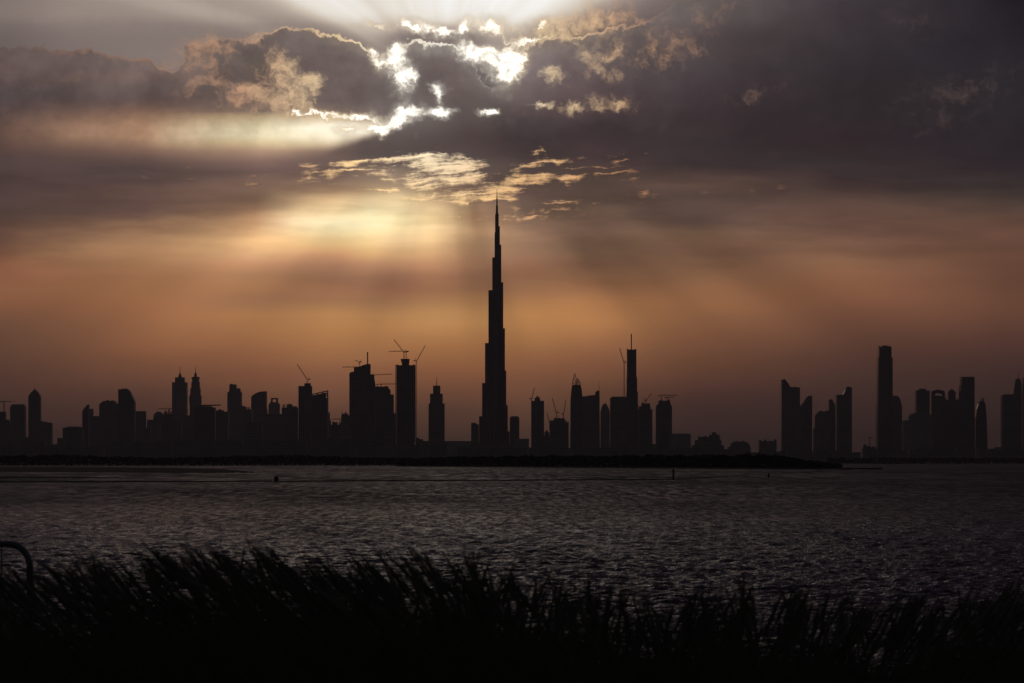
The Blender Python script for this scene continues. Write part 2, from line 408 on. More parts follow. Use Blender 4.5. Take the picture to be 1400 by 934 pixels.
def np_mesh(name, verts, faces_flat, sizes, mats=None, midx=None, smooth_shade=False):
    me = bpy.data.meshes.new(name)
    me.vertices.add(len(verts))
    me.vertices.foreach_set('co', np.asarray(verts, dtype=np.float32).ravel())
    me.loops.add(len(faces_flat))
    me.loops.foreach_set('vertex_index', np.asarray(faces_flat, dtype=np.int32))
    sizes = np.asarray(sizes, dtype=np.int32)
    me.polygons.add(len(sizes))
    me.polygons.foreach_set('loop_start', np.concatenate([[0], np.cumsum(sizes)[:-1]]).astype(np.int32))
    if midx is not None:
        me.polygons.foreach_set('material_index', np.asarray(midx, dtype=np.int32))
    if smooth_shade:
        me.polygons.foreach_set('use_smooth', np.ones(len(sizes), dtype=bool))
    me.update(calc_edges=True)
    for m in (mats or []): me.materials.append(m)
    o = bpy.data.objects.new(name, me)
    COL.objects.link(o)
    return o


def at(x, y, D):
    """world point that the photograph shows at pixel (x, y) when it stands D metres away"""
    return Vector(((x - 700.0) / F * D, D, CAM_H + (HZ - y) / F * D))


def box(bm, x0, x1, y0, y1, z0, z1):
    v = [bm.verts.new(p) for p in ((x0,y0,z0),(x1,y0,z0),(x1,y1,z0),(x0,y1,z0),(x0,y0,z1),(x1,y0,z1),(x1,y1,z1),(x0,y1,z1))]
    for f in ((0,3,2,1),(4,5,6,7),(0,1,5,4),(1,2,6,5),(2,3,7,6),(3,0,4,7)):
        bm.faces.new([v[i] for i in f])


def frustum(bm, poly0, z0, poly1, z1):
    a = [bm.verts.new((x, y, z0)) for x, y in poly0]
    b = [bm.verts.new((x, y, z1)) for x, y in poly1]
    n = len(a)
    for i in range(n):
        bm.faces.new((a[i], a[(i + 1) % n], b[(i + 1) % n], b[i]))
    bm.faces.new(a[::-1])
    bm.faces.new(b)


def ring(r, n, cx=0.0, cy=0.0, a0=0.0):
    return [(cx + r * math.cos(a0 + 2 * math.pi * i / n), cy + r * math.sin(a0 + 2 * math.pi * i / n)) for i in range(n)]


def extrude(bm, pts, y0, y1):
    """pts: outline in (x, z), given real thickness along y"""
    a = [bm.verts.new((x, y0, z)) for x, z in pts]
    b = [bm.verts.new((x, y1, z)) for x, z in pts]
    n = len(a)
    for i in range(n):
        bm.faces.new((a[i], b[i], b[(i + 1) % n], a[(i + 1) % n]))
    bm.faces.new(a)
    bm.faces.new(b[::-1])


def bar(bm, p, q, w, n=4):
    p, q = Vector(p), Vector(q)
    d = (q - p)
    if d.length < 1e-6: return
    d.normalize()
    u = d.cross(Vector((0, 0, 1)) if abs(d.z) < 0.95 else Vector((0, 1, 0))).normalized()
    v = d.cross(u)
    R0 = [(u * math.cos(t) + v * math.sin(t)) * w * 0.5 for t in [math.pi / n + 2 * math.pi * i / n for i in range(n)]]
    a = [bm.verts.new(p + r) for r in R0]
    b = [bm.verts.new(q + r) for r in R0]
    for i in range(n):
        bm.faces.new((a[i], a[(i + 1) % n], b[(i + 1) % n], b[i]))
    bm.faces.new(a[::-1])
    bm.faces.new(b)


def tube(bm, pts, radius, n=10):
    rings = []
    pts = [Vector(p) for p in pts]
    for i, p in enumerate(pts):
        d = (pts[min(i + 1, len(pts) - 1)] - pts[max(i - 1, 0)]).normalized()
        u = d.cross(Vector((0, 1, 0)) if abs(d.y) < 0.9 else Vector((0, 0, 1))).normalized()
        v = d.cross(u)
        r = radius[i] if isinstance(radius, (list, tuple)) else radius
        rings.append([bm.verts.new(p + (u * math.cos(2 * math.pi * k / n) + v * math.sin(2 * math.pi * k / n)) * r) for k in range(n)])
    for a, b in zip(rings, rings[1:]):
        for k in range(n):
            bm.faces.new((a[k], a[(k + 1) % n], b[(k + 1) % n], b[k]))
    bm.faces.new(rings[0][::-1])
    bm.faces.new(rings[-1])


def lattice(bm, p, q, w, bw, seg):
    """square lattice girder from p to q"""
    p, q = Vector(p), Vector(q)
    d = (q - p)
    L = d.length
    d.normalize()
    u = d.cross(Vector((0, 0, 1)) if abs(d.z) < 0.95 else Vector((0, 1, 0))).normalized()
    v = d.cross(u)
    C = [(u * a + v * b) * w * 0.5 for a, b in ((-1, -1), (1, -1), (1, 1), (-1, 1))]
    for c in C: bar(bm, p + c, q + c, bw)
    n = max(2, int(L / seg))
    for i in range(n):
        a, b = p + d * (L * i / n), p + d * (L * (i + 1) / n)
        for k in range(4):
            c0, c1 = C[k], C[(k + 1) % 4]
            if i % 2: c0, c1 = c1, c0
            bar(bm, a + c0, b + c1, bw * 0.7)


def new_mat(name):
    m = bpy.data.materials.new(name)
    m.use_nodes = True
    E.tree = m.node_tree
    return m, m.node_tree.nodes['Principled BSDF']


def obj_coord():
    n = E.tree.nodes.new('ShaderNodeTexCoord')
    return E(n.outputs['Object'])


def split(v):
    n = E.tree.nodes.new('ShaderNodeSeparateXYZ')
    link_in(E.tree, n.inputs[0], v)
    return [E(n.outputs[i]) for i in range(3)]


def facade(name, wall, glass, floor=3.7, bay=4.2, win=0.55, gloss=0.12, metallic=0.0):
    """storeys of windows on a wall, weathered"""
    m, b = new_mat(name)
    co = obj_coord()
    x, y, z = split(co)
    geo = E.tree.nodes.new('ShaderNodeNewGeometry')
    nx, ny, nz = split(E(geo.outputs['Normal']))
    side = E.m('GREATER_THAN', E.m('ABSOLUTE', nx), 0.7)
    u = x * (1.0 - side) + y * side
    fz = E.m('FRACT', z * (1.0 / floor))
    fu = E.m('FRACT', u * (1.0 / bay))
    wz = smooth(fz, 0.12, 0.18) * (1.0 - smooth(fz, 0.12 + win, 0.18 + win))
    wu = smooth(fu, 0.10, 0.16) * (1.0 - smooth(fu, 0.78, 0.84))
    wmask = wz * wu * E.m('LESS_THAN', nz, 0.5)
    cell = combine(E.m('FLOOR', u * (1.0 / bay)), E.m('FLOOR', z * (1.0 / floor)), side)
    wn = E.tree.nodes.new('ShaderNodeTexWhiteNoise')
    link_in(E.tree, wn.inputs['Vector'], cell)
    dirt = noise(co, 0.03, 4.0, 0.6)
    base = vscale(wall, smooth(dirt, 0.3, 0.7, 0.8, 1.1))
    gl = vscale(glass, E(wn.outputs['Value']) * 0.8 + 0.6)
    col = mix(wmask, base, gl)
    E.tree.links.new(col.s, b.inputs['Base Color'])
    E.tree.links.new((0.75 - wmask * (0.75 - gloss)).s, b.inputs['Roughness'])
    b.inputs['Metallic'].default_value = metallic
    return m


def plain(name, col, rough=0.7, metallic=0.0, scale=2.0, var=0.25):
    m, b = new_mat(name)
    f = noise(obj_coord(), scale, 5.0, 0.6)
    c = vscale(col, smooth(f, 0.3, 0.7, 1.0 - var, 1.0 + var))
    E.tree.links.new(c.s, b.inputs['Base Color'])
    b.inputs['Roughness'].default_value = rough
    b.inputs['Metallic'].default_value = metallic
    return m


M = {
 'stone': facade('stone_facade', (0.34, 0.30, 0.25), (0.03, 0.035, 0.04)),
 'grey': facade('grey_facade', (0.26, 0.26, 0.26), (0.025, 0.03, 0.035), 3.6, 3.4, 0.5),
 'glass': facade('glass_facade', (0.20, 0.21, 0.22), (0.03, 0.045, 0.06), 4.0, 1.8, 0.68, 0.06),
 'raw': facade('raw_concrete_frame', (0.28, 0.27, 0.25), (0.015, 0.015, 0.015), 3.9, 6.0, 0.62, 0.8),
 'white': facade('pale_facade', (0.45, 0.43, 0.40), (0.03, 0.035, 0.04), 3.5, 5.0, 0.48),
 'steel': plain('steel', (0.25, 0.25, 0.26), 0.45, 0.6),
 'roof': plain('roof_concrete', (0.22, 0.21, 0.20), 0.85),
 'crane': plain('crane_steel', (0.30, 0.14, 0.05), 0.6, 0.0),
 'buoy': plain('painted_float', (0.10, 0.05, 0.03), 0.6),
 'dark_metal': plain('galvanised_tube', (0.16, 0.16, 0.17), 0.42, 0.8, 8.0),
}

# ------------------------------------------------------------------ water
m, b = new_mat('lagoon_water')
b.inputs['Base Color'].default_value = (0.006, 0.007, 0.008, 1)
b.inputs['IOR'].default_value = 1.33
co = obj_coord()
x, y, z = split(co)
wind = noise(combine(x * 0.012 + y * 0.0012, y * 0.0040 - x * 0.0006), 1.0, 5.0, 0.6)
gust = smooth(wind, 0.40, 0.64)
patch = noise(combine(x * 0.07, y * 0.012), 1.0, 5.0, 0.65)
far = smooth(y, 110.0, 420.0)   # ripples too small to see far out only widen the gloss
rip = noise(combine(x * 2.6, y * 1.5), 1.0, 5.0, 0.65)
rip2 = noise(combine(x * 0.75, y * 0.26), 1.0, 4.0, 0.65)
rip3 = noise(combine(x * 0.20, y * 0.065), 1.0, 4.0, 0.65)
bmp = E.tree.nodes.new('ShaderNodeBump')
bmp.inputs['Distance'].default_value = 1.0
link_in(E.tree, bmp.inputs['Height'], rip * (0.14 + gust * 0.12) + rip2 * (0.75 + gust * 0.45) + rip3 * (0.35 + far * 0.75))
bmp.inputs['Strength'].default_value = 1.0
E.tree.links.new(bmp.outputs[0], b.inputs['Normal'])
# crests and troughs seen end on far out merge into short flecks: calmer and rougher facets side by side
fl1 = noise(combine(x * 2.4, y * 0.50), 1.0, 5.0, 0.78)
fl2 = noise(combine(x * 1.2, y * 0.17, 4.0), 1.0, 5.0, 0.78)
fl3 = noise(combine(x * 0.60, y * 0.055, 9.0), 1.0, 5.0, 0.80)
fl4 = noise(combine(x * 0.26, y * 0.014, 14.0), 1.0, 5.0, 0.80)
b12, b23, b34 = smooth(y, 120.0, 200.0), smooth(y, 240.0, 400.0), smooth(y, 500.0, 800.0)
fl = fl1 * (1.0 - b12) + b12 * (fl2 * (1.0 - b23) + b23 * (fl3 * (1.0 - b34) + b34 * fl4))
fleck = smooth(fl, 0.38, 0.62)
link_in(E.tree, b.inputs['Roughness'], 0.185 + far * 0.14 + gust * 0.10 + smooth(patch, 0.35, 0.65) * 0.06 + fleck * (0.24 + far * 0.12))
M['water'] = m

NR, NC = 1500, 860
yy = np.linspace(632.2, 1090.0, NR)                  # finer rows where the water is seen larger
rr_ = CAM_H * F / (yy - HZ)
rr_ = rr_[::-1]                                      # near to far
rr_ = np.concatenate([rr_, [11000.0, 14400.0]])
ang = np.concatenate([np.linspace(-78, -14, 13)[:-1], np.linspace(-14, 14, NC), np.linspace(14, 78, 13)[1:]])
A_, R_ = np.meshgrid(np.radians(ang), rr_)
Yw = R_ * 1.0
Xw = R_ * np.tan(A_)
Zw = np.zeros_like(Xw)
nr = np.random.RandomState(5)
drow = np.gradient(rr_)[:, None]
fanmask = np.clip((14.0 - np.abs(np.degrees(A_))) / 1.0, 0, 1)
for k in range(80):
    lam = 0.42 * (2.6 / 0.42) ** nr.rand()
    th_ = nr.normal(0.12, 0.62)
    amp = 0.0092 * lam ** 0.80 * nr.uniform(0.5, 1.3)
    kx, ky = 2 * np.pi / lam * np.sin(th_), 2 * np.pi / lam * np.cos(th_)
    keep = np.clip((lam / np.maximum(abs(np.cos(th_)), .25) / drow - 2.0) / 2.0, 0, 1) * np.clip((lam / (R_ * 0.00083) - 2.0) / 2.0, 0, 1)
    ph = kx * Xw + ky * Yw + nr.rand() * 6.283
    env = 0.75 + 0.5 * np.sin(Xw * nr.uniform(.01, .05) + Yw * nr.uniform(.01, .04) + nr.rand() * 6.3)
    s_ = np.sin(ph)
    Zw += amp * keep * env * fanmask * (s_ + 0.28 * np.cos(2 * ph))
V = np.stack([Xw, Yw, Zw], -1).reshape(-1, 3)
nrow, ncol = Xw.shape
idx = np.arange(nrow * ncol).reshape(nrow, ncol)
quads = np.stack([idx[:-1, :-1], idx[:-1, 1:], idx[1:, 1:], idx[1:, :-1]], -1).reshape(-1)
w_ = np_mesh('water', V, quads, np.full((nrow - 1) * (ncol - 1), 4), [M['water']], smooth_shade=True)
tag(w_, 'dark rippled lagoon between the grassy bank and the city shore', 'water', kind='structure')

# ------------------------------------------------------------------ land
def sheet(name, front, back, z, mat, label, skirt=0.8, bumps=0.0, seed=1):
    """a low piece of land between two shore lines given as (pixel x, distance)"""
    rs = random.Random(seed)
    def dens(L):
        out = []
        for (x0, d0), (x1, d1) in zip(L, L[1:]):
            for i in range(24):
                t = i / 24.0
                out.append((x0 + (x1 - x0) * t, (d0 + (d1 - d0) * t) * (1 + rs.uniform(-bumps, bumps))))
        out.append(L[-1])
        return out
    fr = dens(front)
    bk = dens(back)
    n = len(fr)
    bkp = []
    for i in range(n):
        t = i * (len(bk) - 1) / (n - 1)
        j = min(int(t), len(bk) - 2)
        f = t - j
        bkp.append((bk[j][0] * (1 - f) + bk[j + 1][0] * f, bk[j][1] * (1 - f) + bk[j + 1][1] * f))
    bm = bmesh.new()
    rows = [[], [], [], []]
    for (fx, fd), (bx, bd) in zip(fr, bkp):
        p, q = Vector(((fx - 700) / F * fd, fd, 0)), Vector(((bx - 700) / F * bd, bd, 0))
        for k, (t, zz) in enumerate(((0, -0.6), (0.04, z), (0.96, z), (1.0, -0.6))):
            c = p.lerp(q, t)
            rows[k].append(bm.verts.new((c.x, c.y, zz)))
    for a, b_ in zip(rows, rows[1:]):
        for i in range(n - 1):
            bm.faces.new((a[i], a[i + 1], b_[i + 1], b_[i]))
    o = obj(name, bm, mat)
    return tag(o, label, 'land', kind='structure')


M['mud'] = plain('wet_mud', (0.018, 0.016, 0.015), 1.0, 0.0, 0.02)
M['sand'] = plain('pale_sand', (0.16, 0.13, 0.10), 0.95, 0.0, 0.01)
M['soil'] = plain('bank_soil', (0.07, 0.055, 0.04), 0.95, 0.0, 1.5)
sheet('far_shore', [(-2200,2350),(0,2400),(340,2450),(600,2600),(1100,3000),(1165,3850),(1420,3900),(3600,4000)],
      [(-2200,14300),(700,14300),(3600,14300)], 1.0, M['sand'], 'flat dark shore under the city skyline', bumps=0.004, seed=3)
sheet('headland', [(540,2330),(620,2120),(700,1950),(880,1665),(1050,1485),(1150,1475),(1206,1560)],
      [(540,2360),(700,2300),(1000,2100),(1150,1700),(1206,1568)], 0.7, M['mud'], 'low wooded headland reaching right across the lagoon', bumps=0.003, seed=4)
sheet('mudflat', [(-500,1260),(0,1165),(244,1046),(347,1092)], [(-500,2150),(0,2090),(244,1780),(310,1420),(347,1098)], 0.28, M['mud'],
      'larger flat mud bank lying in the lagoon at left', bumps=0.004, seed=5)
sheet('mudflat', [(-300,740),(0,735),(110,745),(166,762)], [(-300,830),(0,828),(110,790),(166,765)], 0.14, M['mud'],
      'thin nearer mud spit at the left edge of the lagoon', bumps=0.004, seed=6)

# near bank under the grass
bm = bmesh.new()
gx = [-14 + i * 0.5 for i in range(57)]
gy = [-6, -2, 2, 5, 7, 8, 9, 10, 11, 12, 13, 14, 15, 16, 17, 18, 19, 20, 21, 22, 24, 26, 28, 31, 35]
def bank_z(x, y):
    s = 1.0 / (1.0 + math.exp((y - 24.0) / 2.0))
    return -0.9 + 4.3 * s + (0.05 * math.sin(x * 1.3 + y * .7) + 0.03 * math.sin(x * 3.1 - y * 2.0)) * s
rows = [[bm.verts.new((x, y, bank_z(x, y))) for x in gx] for y in gy]
for a, b_ in zip(rows, rows[1:]):
    for i in range(len(gx) - 1):
        bm.faces.new((a[i], a[i + 1], b_[i + 1], b_[i]))
tag(obj('bank', bm, M['soil'], smooth_shade=True), 'earth bank under the tall grass in the foreground', 'ground', kind='structure')

# ------------------------------------------------------------------ haze
bm = bmesh.new()
box(bm, -16500, 16500, -400, 15500, -2.0, 900.0)
hm = bpy.data.materials.new('haze')
hm.use_nodes = True
nt = hm.node_tree
nt.nodes.clear()
pv = nt.nodes.new('ShaderNodeVolumePrincipled')
pv.inputs['Color'].default_value = (1.0, 0.91, 0.95, 1)
pv.inputs['Density'].default_value = 3.3e-5
pv.inputs['Anisotropy'].default_value = 0.45
mo = nt.nodes.new('ShaderNodeOutputMaterial')
nt.links.new(pv.outputs[0], mo.inputs['Volume'])
tag(obj('haze', bm, hm), 'thin dusk haze over the lagoon and the city', 'haze', kind='stuff')

# ------------------------------------------------------------------ city skyline
GROUND = 1.0


def px_m(D): return D / F


class Tower:
    """a building standing D metres away; outlines in photograph pixels, everything built in metres about its own base"""

    def __init__(self, name, label, cat, D, xc, group=None, mat='stone'):
        self.D, self.xc, self.mat = D, xc, M[mat]
        p = at(xc, 0, D)
        self.t = thing(name, label, cat, (p.x, D, GROUND), group=group)
        self.top = {}

    def X(self, x): return (x - self.xc) * self.D / F
    def Z(self, y): return CAM_H + (HZ - y) * self.D / F - GROUND

    def tiers(self, part, spec, depth=1.0, plan='box', rot=0.0, y_start=None, mat=None, yoff=0.0):
        """stacked storeys: (x0, x1, ytop) from the ground up, each standing on the one below"""
        bm = bmesh.new()
        z0 = 0.0 if y_start is None else self.Z(y_start)
        for q in spec:
            x0, x1, yt = q[:3]
            x2, x3 = (q[3], q[4]) if len(q) > 4 else (x0, x1)
            z1 = self.Z(yt)
            P0, P1 = self.plan(x0, x1, depth, plan, rot, yoff), self.plan(x2, x3, depth, plan, rot, yoff)
            frustum(bm, P0, z0, P1, z1)
            z0 = z1 + 0.003
        return obj(part, bm, mat or self.mat, self.t, plan == 'round')

    def plan(self, x0, x1, depth, plan, rot, yoff):
        a, b = self.X(x0), self.X(x1)
        c, w = (a + b) / 2, (b - a)
        if plan == 'round':
            return [(c + u, yoff + v * depth) for u, v in ring(w / 2, 20)]
        if plan == 'oct':
            k = 0.3
            h = w * depth / 2
            w2 = w / 2
            e = w2 * k
            return [(c - w2, yoff - h + e), (c - w2 + e, yoff - h), (c + w2 - e, yoff - h), (c + w2, yoff - h + e), (c + w2, yoff + h - e), (c + w2 - e, yoff + h), (c - w2 + e, yoff + h), (c - w2, yoff + h - e)]
        r = R(rot)
        cr, sr = abs(math.cos(r)), abs(math.sin(r))
        s = w / (cr + depth * sr)
        h = s * depth
        return [(c + u * math.cos(r) - v * math.sin(r), yoff + u * math.sin(r) + v * math.cos(r)) for u, v in ((-s/2, -h/2), (s/2, -h/2), (s/2, h/2), (-s/2, h/2))]

    def outline(self, part, pts, depth_px=12, mat=None, yoff=0.0):
        bm = bmesh.new()
        d = depth_px * self.D / F
        extrude(bm, [(self.X(x), max(0.0, self.Z(y))) for x, y in pts], yoff - d / 2, yoff + d / 2)
        return obj(part, bm, mat or self.mat, self.t)

    def spire(self, x, y0, y1, w0, w1=0.3, part='spire', n=8, yoff=0.0):
        bm = bmesh.new()
        k = self.D / F
        frustum(bm, ring(w0 * k / 2, n, self.X(x), yoff), self.Z(y0) + 0.002, ring(w1 * k / 2, n, self.X(x), yoff), self.Z(y1))
        return obj(part, bm, M['steel'], self.t)

    def dome(self, x0, x1, yb, yt, part='dome', mat=None):
        bm = bmesh.new()
        a, b = self.X(x0), self.X(x1)
        z0, z1 = self.Z(yb) + 0.003, self.Z(yt)
        c, r = (a + b) / 2, (b - a) / 2
        prev = ring(r, 18, c)
        pz = z0
        for i in range(1, 7):
            th = math.pi / 2 * i / 6
            cur = ring(max(r * math.cos(th), r * 0.03), 18, c)
            cz = z0 + (z1 - z0) * math.sin(th)
            frustum(bm, prev, pz, cur, cz)
            prev, pz = cur, cz + 0.001
        return obj(part, bm, mat or self.mat, self.t, True)

    def boxes(self, part, rects, depth_px=6, mat=None, yoff=0.0):
        """small rooftop blocks (x0, x1, ybottom, ytop) as one part"""
        d = depth_px * self.D / F
        for x0, x1, yb, yt in rects:
            bm = bmesh.new()
            box(bm, self.X(x0), self.X(x1), yoff - d / 2, yoff + d / 2, self.Z(yb) + 0.004, self.Z(yt))
            o = obj(part, bm, mat or M['roof'], self.t)
        return o


# ---- the tallest tower: three stepped wings round a core that rises into the spire
T = Tower('supertall_skyscraper', 'tallest tower of the skyline, stepped and tapering to a needle spire', 'skyscraper', 8000, 679.4, mat='glass')
k = T.D / F
bm = bmesh.new()
z = 0.0
for r, yt in ((3.6, 352), (3.3, 318), (2.55, 293)):
    frustum(bm, ring(r * k, 12), z, ring(r * k * .97, 12), T.Z(yt)); z = T.Z(yt) + .003
obj('core', bm, T.mat, T.t)
bm = bmesh.new()
for r0, r1, yb, yt in ((1.75, 1.35, 293, 281), (1.0, .75, 281, 270), (.55, .2, 270, 258)):
    frustum(bm, ring(r0 * k, 10), T.Z(yb) + .003, ring(r1 * k, 10), T.Z(yt))
obj('spire', bm, M['steel'], T.t)
C30 = math.cos(R(30))
def wing(angle, steps):
    bm = bmesh.new()
    dirv = Vector((math.cos(angle), math.sin(angle), 0)); sd = Vector((-dirv.y, dirv.x, 0))
    inner = 1.2
    for reach, yt, hw in steps:
        a, b_ = inner * k, reach * k
        w = hw * k
        q = [dirv * a - sd * w, dirv * (b_ - w * .6) - sd * w, dirv * (b_ - w * .15) - sd * w * .62, dirv * b_, dirv * (b_ - w * .15) + sd * w * .62, dirv * (b_ - w * .6) + sd * w, dirv * a + sd * w]
        if reach - inner < hw * .7:
            q = [dirv * a - sd * w, dirv * b_ - sd * w * .8, dirv * b_ + sd * w * .8, dirv * a + sd * w]
        frustum(bm, [(p.x, p.y) for p in q], 0.0, [(p.x, p.y) for p in q], T.Z(yt))
        inner = reach + 0.002
    obj('wing', bm, T.mat, T.t)
def reach(dx, hw): return dx / C30 - hw * 0.5 * 0
wing(R(150), [(reach(5.9, 0), 352, 2.9), (reach(11.2, 0), 396.6, 2.9), (reach(15.9, 0), 468.8, 3.0), (reach(19.9, 0), 523.6, 3.0), (reach(24.0, 0), 569, 3.1)])
wing(R(30), [(reach(3.6, 0), 309.4, 2.4), (reach(4.9, 0), 334.7, 2.6), (reach(8.1, 0), 386, 2.9), (reach(9.8, 0), 448.7, 2.9), (reach(12.2, 0), 506.5, 3.0), (reach(14.3, 0), 554, 3.0), (reach(16.8, 0), 590, 3.1)])
wing(R(270), [(4.5, 325, 2.5), (8.5, 372, 2.8), (12.5, 430, 2.9), (16.5, 490, 3.0), (21, 545, 3.0), (26, 598, 3.1)])
bm = bmesh.new(); box(bm, T.X(655), T.X(704), -40, 30, 0, T.Z(606)); obj('podium', bm, M['stone'], T.t)


def simple(name, label, cat, D, spec, mat='stone', depth=1.0, plan='box', rot=0.0, group=None, roofs=None):
    xc = (spec[0][0] + spec[0][1]) / 2
    T = Tower(name, label, cat, D, xc, group, mat)
    T.tiers('body', spec, depth, plan, rot)
    if roofs: T.boxes('roof_plant', roofs, max(2.0, (spec[0][1] - spec[0][0]) * .4))
    return T


# ---- left end
simple('apartment_tower', 'stepped dark block cut by the left edge of the picture', 'tower', 7600, [(-8, 14.5, 579), (-8, 11.5, 574), (-8, 7, 563)], 'raw')
simple('office_tower', 'plain flat tower with trimmed corners just left of the pointed one', 'tower', 8600, [(15, 34.5, 556.5), (15, 34.5, 553, 17.5, 33.5)], 'grey', 1.0, 'oct')
T = Tower('pointed_tower', 'slim tower with curved pointed head near the left edge', 'tower', 8400, 47.5, None, 'glass')
T.tiers('body', [(39.5, 55.5, 541.8)], 0.9, 'oct')
T.tiers('crown', [(39.5, 55.5, 538.5, 41.5, 53.8), (41.5, 53.8, 535, 44.3, 50.8), (44.3, 50.8, 532.5, 46.8, 48.4)], 0.9, 'oct', 0, 541.8)
T.spire(47.5, 532.5, 528.8, .9)
simple('apartment_block', 'squat twin-level block touching the slim pointed tower on its right', 'block', 8000, [(54.5, 70.8, 578.6), (54.5, 63.8, 577)], 'stone', .8, roofs=[(56, 58.5, 577, 575.6), (65, 69, 578.6, 577.8)])
simple('low_building', 'low block filling the gap left of the slim pointed tower', 'building', 7000, [(31, 44, 598)], 'grey')
simple('low_building', 'small low block at the foot of the first skyline gap from the left', 'building', 7200, [(69, 79, 607.5)], 'white')
simple('apartment_block', 'low stepped block beginning the second group from the left', 'block', 7200, [(76.5, 88, 610), (79, 88, 599)], 'stone')
simple('apartment_block', 'broad flat block at the left end of the second group', 'block', 7600, [(87, 114, 584.8), (92, 110, 583.4)], 'grey', .6)
T = Tower('office_tower', 'narrow tower with a slanting blade top behind the broad flat block', 'tower', 8400, 117.5, None, 'glass')
T.outline('body', [(113, 632), (121.8, 632), (121.8, 553), (119.5, 554), (116.5, 557.5), (113, 562.3)], 8)
simple('apartment_tower', 'stepped narrow tower right of the slanting blade top', 'tower', 8600, [(122, 137.5, 569), (122, 127.5, 559)], 'stone', .8)
T = Tower('hotel_tower', 'wide tower with a chamfered left shoulder beside the leaning curved one', 'tower', 8200, 149, None, 'stone')
T.outline('body', [(137, 632), (163, 632), (163, 552), (158, 552), (158, 548.5), (142.5, 548.5), (137, 553)], 18)
T.boxes('roof_plant', [(146, 149, 548.5, 547.2), (152, 155, 548.5, 547.6)])
T = Tower('sail_tower', 'tall tower with a flat top falling in a curve to the right', 'tower', 7900, 173.5, None, 'glass')
T.outline('body', [(162.6, 632), (184.6, 632), (184.6, 548.8), (182.5, 544), (179.5, 538), (176.5, 533.8), (174.6, 532.4), (162.6, 532.6)], 14)
T.boxes('roof_plant', [(167, 169, 532.5, 531.4), (171, 174, 532.5, 531.2)])
simple('apartment_block', 'plain flat block right of the leaning curved tower', 'block', 8600, [(184.7, 199, 563.5), (185.5, 198.5, 562.3)], 'grey')
simple('low_building', 'low dark block in the notch beside the domed block', 'building', 8000, [(198, 206, 585), (198, 202, 586)][:1], 'stone')
T = Tower('domed_block', 'block with a rounded dome roof left of the two spired towers', 'block', 8700, 213, None, 'white')
T.tiers('body', [(202.2, 224.5, 574)], .8)
T.tiers('drum', [(209.5, 224, 568)], .8, 'round', 0, 574)
T.dome(210.3, 223.3, 568, 562.8)
T = Tower('unfinished_block', 'jagged unfinished block behind a crane left of the spired pair', 'block', 8600, 230.5, None, 'raw')
T.tiers('body', [(224, 237, 566)], .8)
T.boxes('columns', [(224.3, 225.4, 566, 563.6), (226, 227.2, 566, 561), (228.2, 229, 566, 563), (230.2, 231.4, 566, 560), (233.6, 234.6, 566, 562.4), (235.4, 236.6, 566, 563.5)], 5, M['raw'])
simple('apartment_block', 'broad dark flat block in front of the spired pair', 'block', 7000, [(222, 248.5, 577.5), (223.5, 247, 576.3)], 'stone', .5)

# ---- the spired pair
T = Tower('spired_tower', 'broader left tower of the spired pair, square shoulders', 'tower', 10600, 245.8, None, 'grey')
T.tiers('body', [(236.2, 255.6, 523), (240, 252.2, 516)], .9)
T.tiers('crown', [(243.8, 248.4, 513), (244.6, 247.6, 509.5, 245.5, 246.8)], 1, 'round', 0, 516)
T.spire(246.1, 509.5, 499.5, .9, .25)
T = Tower('spired_tower', 'slimmer right tower of the spired pair, with a flared crown', 'tower', 10600, 267.3, None, 'grey')
T.tiers('body', [(259.8, 274.6, 552), (259.2, 275.3, 541), (260.6, 274.0, 531), (262, 273, 522)], .9, 'oct')
T.tiers('crown', [(263.4, 271.4, 518.5, 262.6, 272.4), (262.6, 272.4, 515.6, 262.4, 272.6), (265.6, 269, 511.5), (265.9, 268.9, 509, 266.9, 267.9)], .9, 'oct', 0, 522)
T.spire(267.4, 509, 499.5, .8, .25)
simple('apartment_block', 'flat block between the spired pair and the jutting slab', 'block', 8200, [(247, 269, 571), (250, 268, 568)], 'stone', .6)
T = Tower('cantilever_block', 'dark block topped by a long jutting rooftop slab', 'block', 7400, 284, None, 'glass')
T.tiers('body', [(266, 294.5, 557.2)], .5)
T.boxes('roof_slab', [(266.5, 290, 557.2, 555.6)], 12)
T.outline('cantilever', [(272.5, 555.55), (301.5, 554.6), (301.5, 553.2), (273, 553.6)], 9, M['roof'])
simple('apartment_block', 'low-topped block under the end of the jutting slab', 'block', 7600, [(294.5, 312.5, 563), (296, 306, 561), (299, 302, 559.5)], 'stone', .7)
T = simple('apartment_tower', 'tower with a stepped top falling to the right, after the jutting slab', 'tower', 10000, [(311.6, 330.2, 536.2), (314, 328.6, 531.5), (314, 323.3, 525.8)], 'grey', .9)
T.boxes('roof_plant', [(315, 318, 525.8, 524.9), (325, 327, 531.5, 530.6)], 5)
T = simple('apartment_block', 'ragged-roofed block filling the gap before the curved-top tower', 'block', 8600, [(329.5, 345, 560), (330, 337, 556)], 'stone', .8, roofs=[(338.5, 339.4, 560, 557), (340.6, 341.6, 560, 556.6), (331.5, 333, 556, 554.6)])
T = Tower('curved_top_tower', 'tower whose roof rises in an arc to a square right corner', 'tower', 10200, 354.5, None, 'glass')
T.outline('body', [(344, 632), (365.5, 632), (365.5, 560), (364.6, 553), (364.6, 535.2), (358, 535.4), (352, 537), (347, 540), (344, 542.6)], 14)
simple('apartment_block', 'broad dark flat block under the arc-roofed tower', 'block', 7000, [(336, 358.5, 578.5), (337.5, 357, 577.2)], 'grey', .5)
simple('apartment_block', 'plain block between the arc-roofed and the window-topped towers', 'block', 7600, [(358.6, 386, 566)], 'stone', .5)
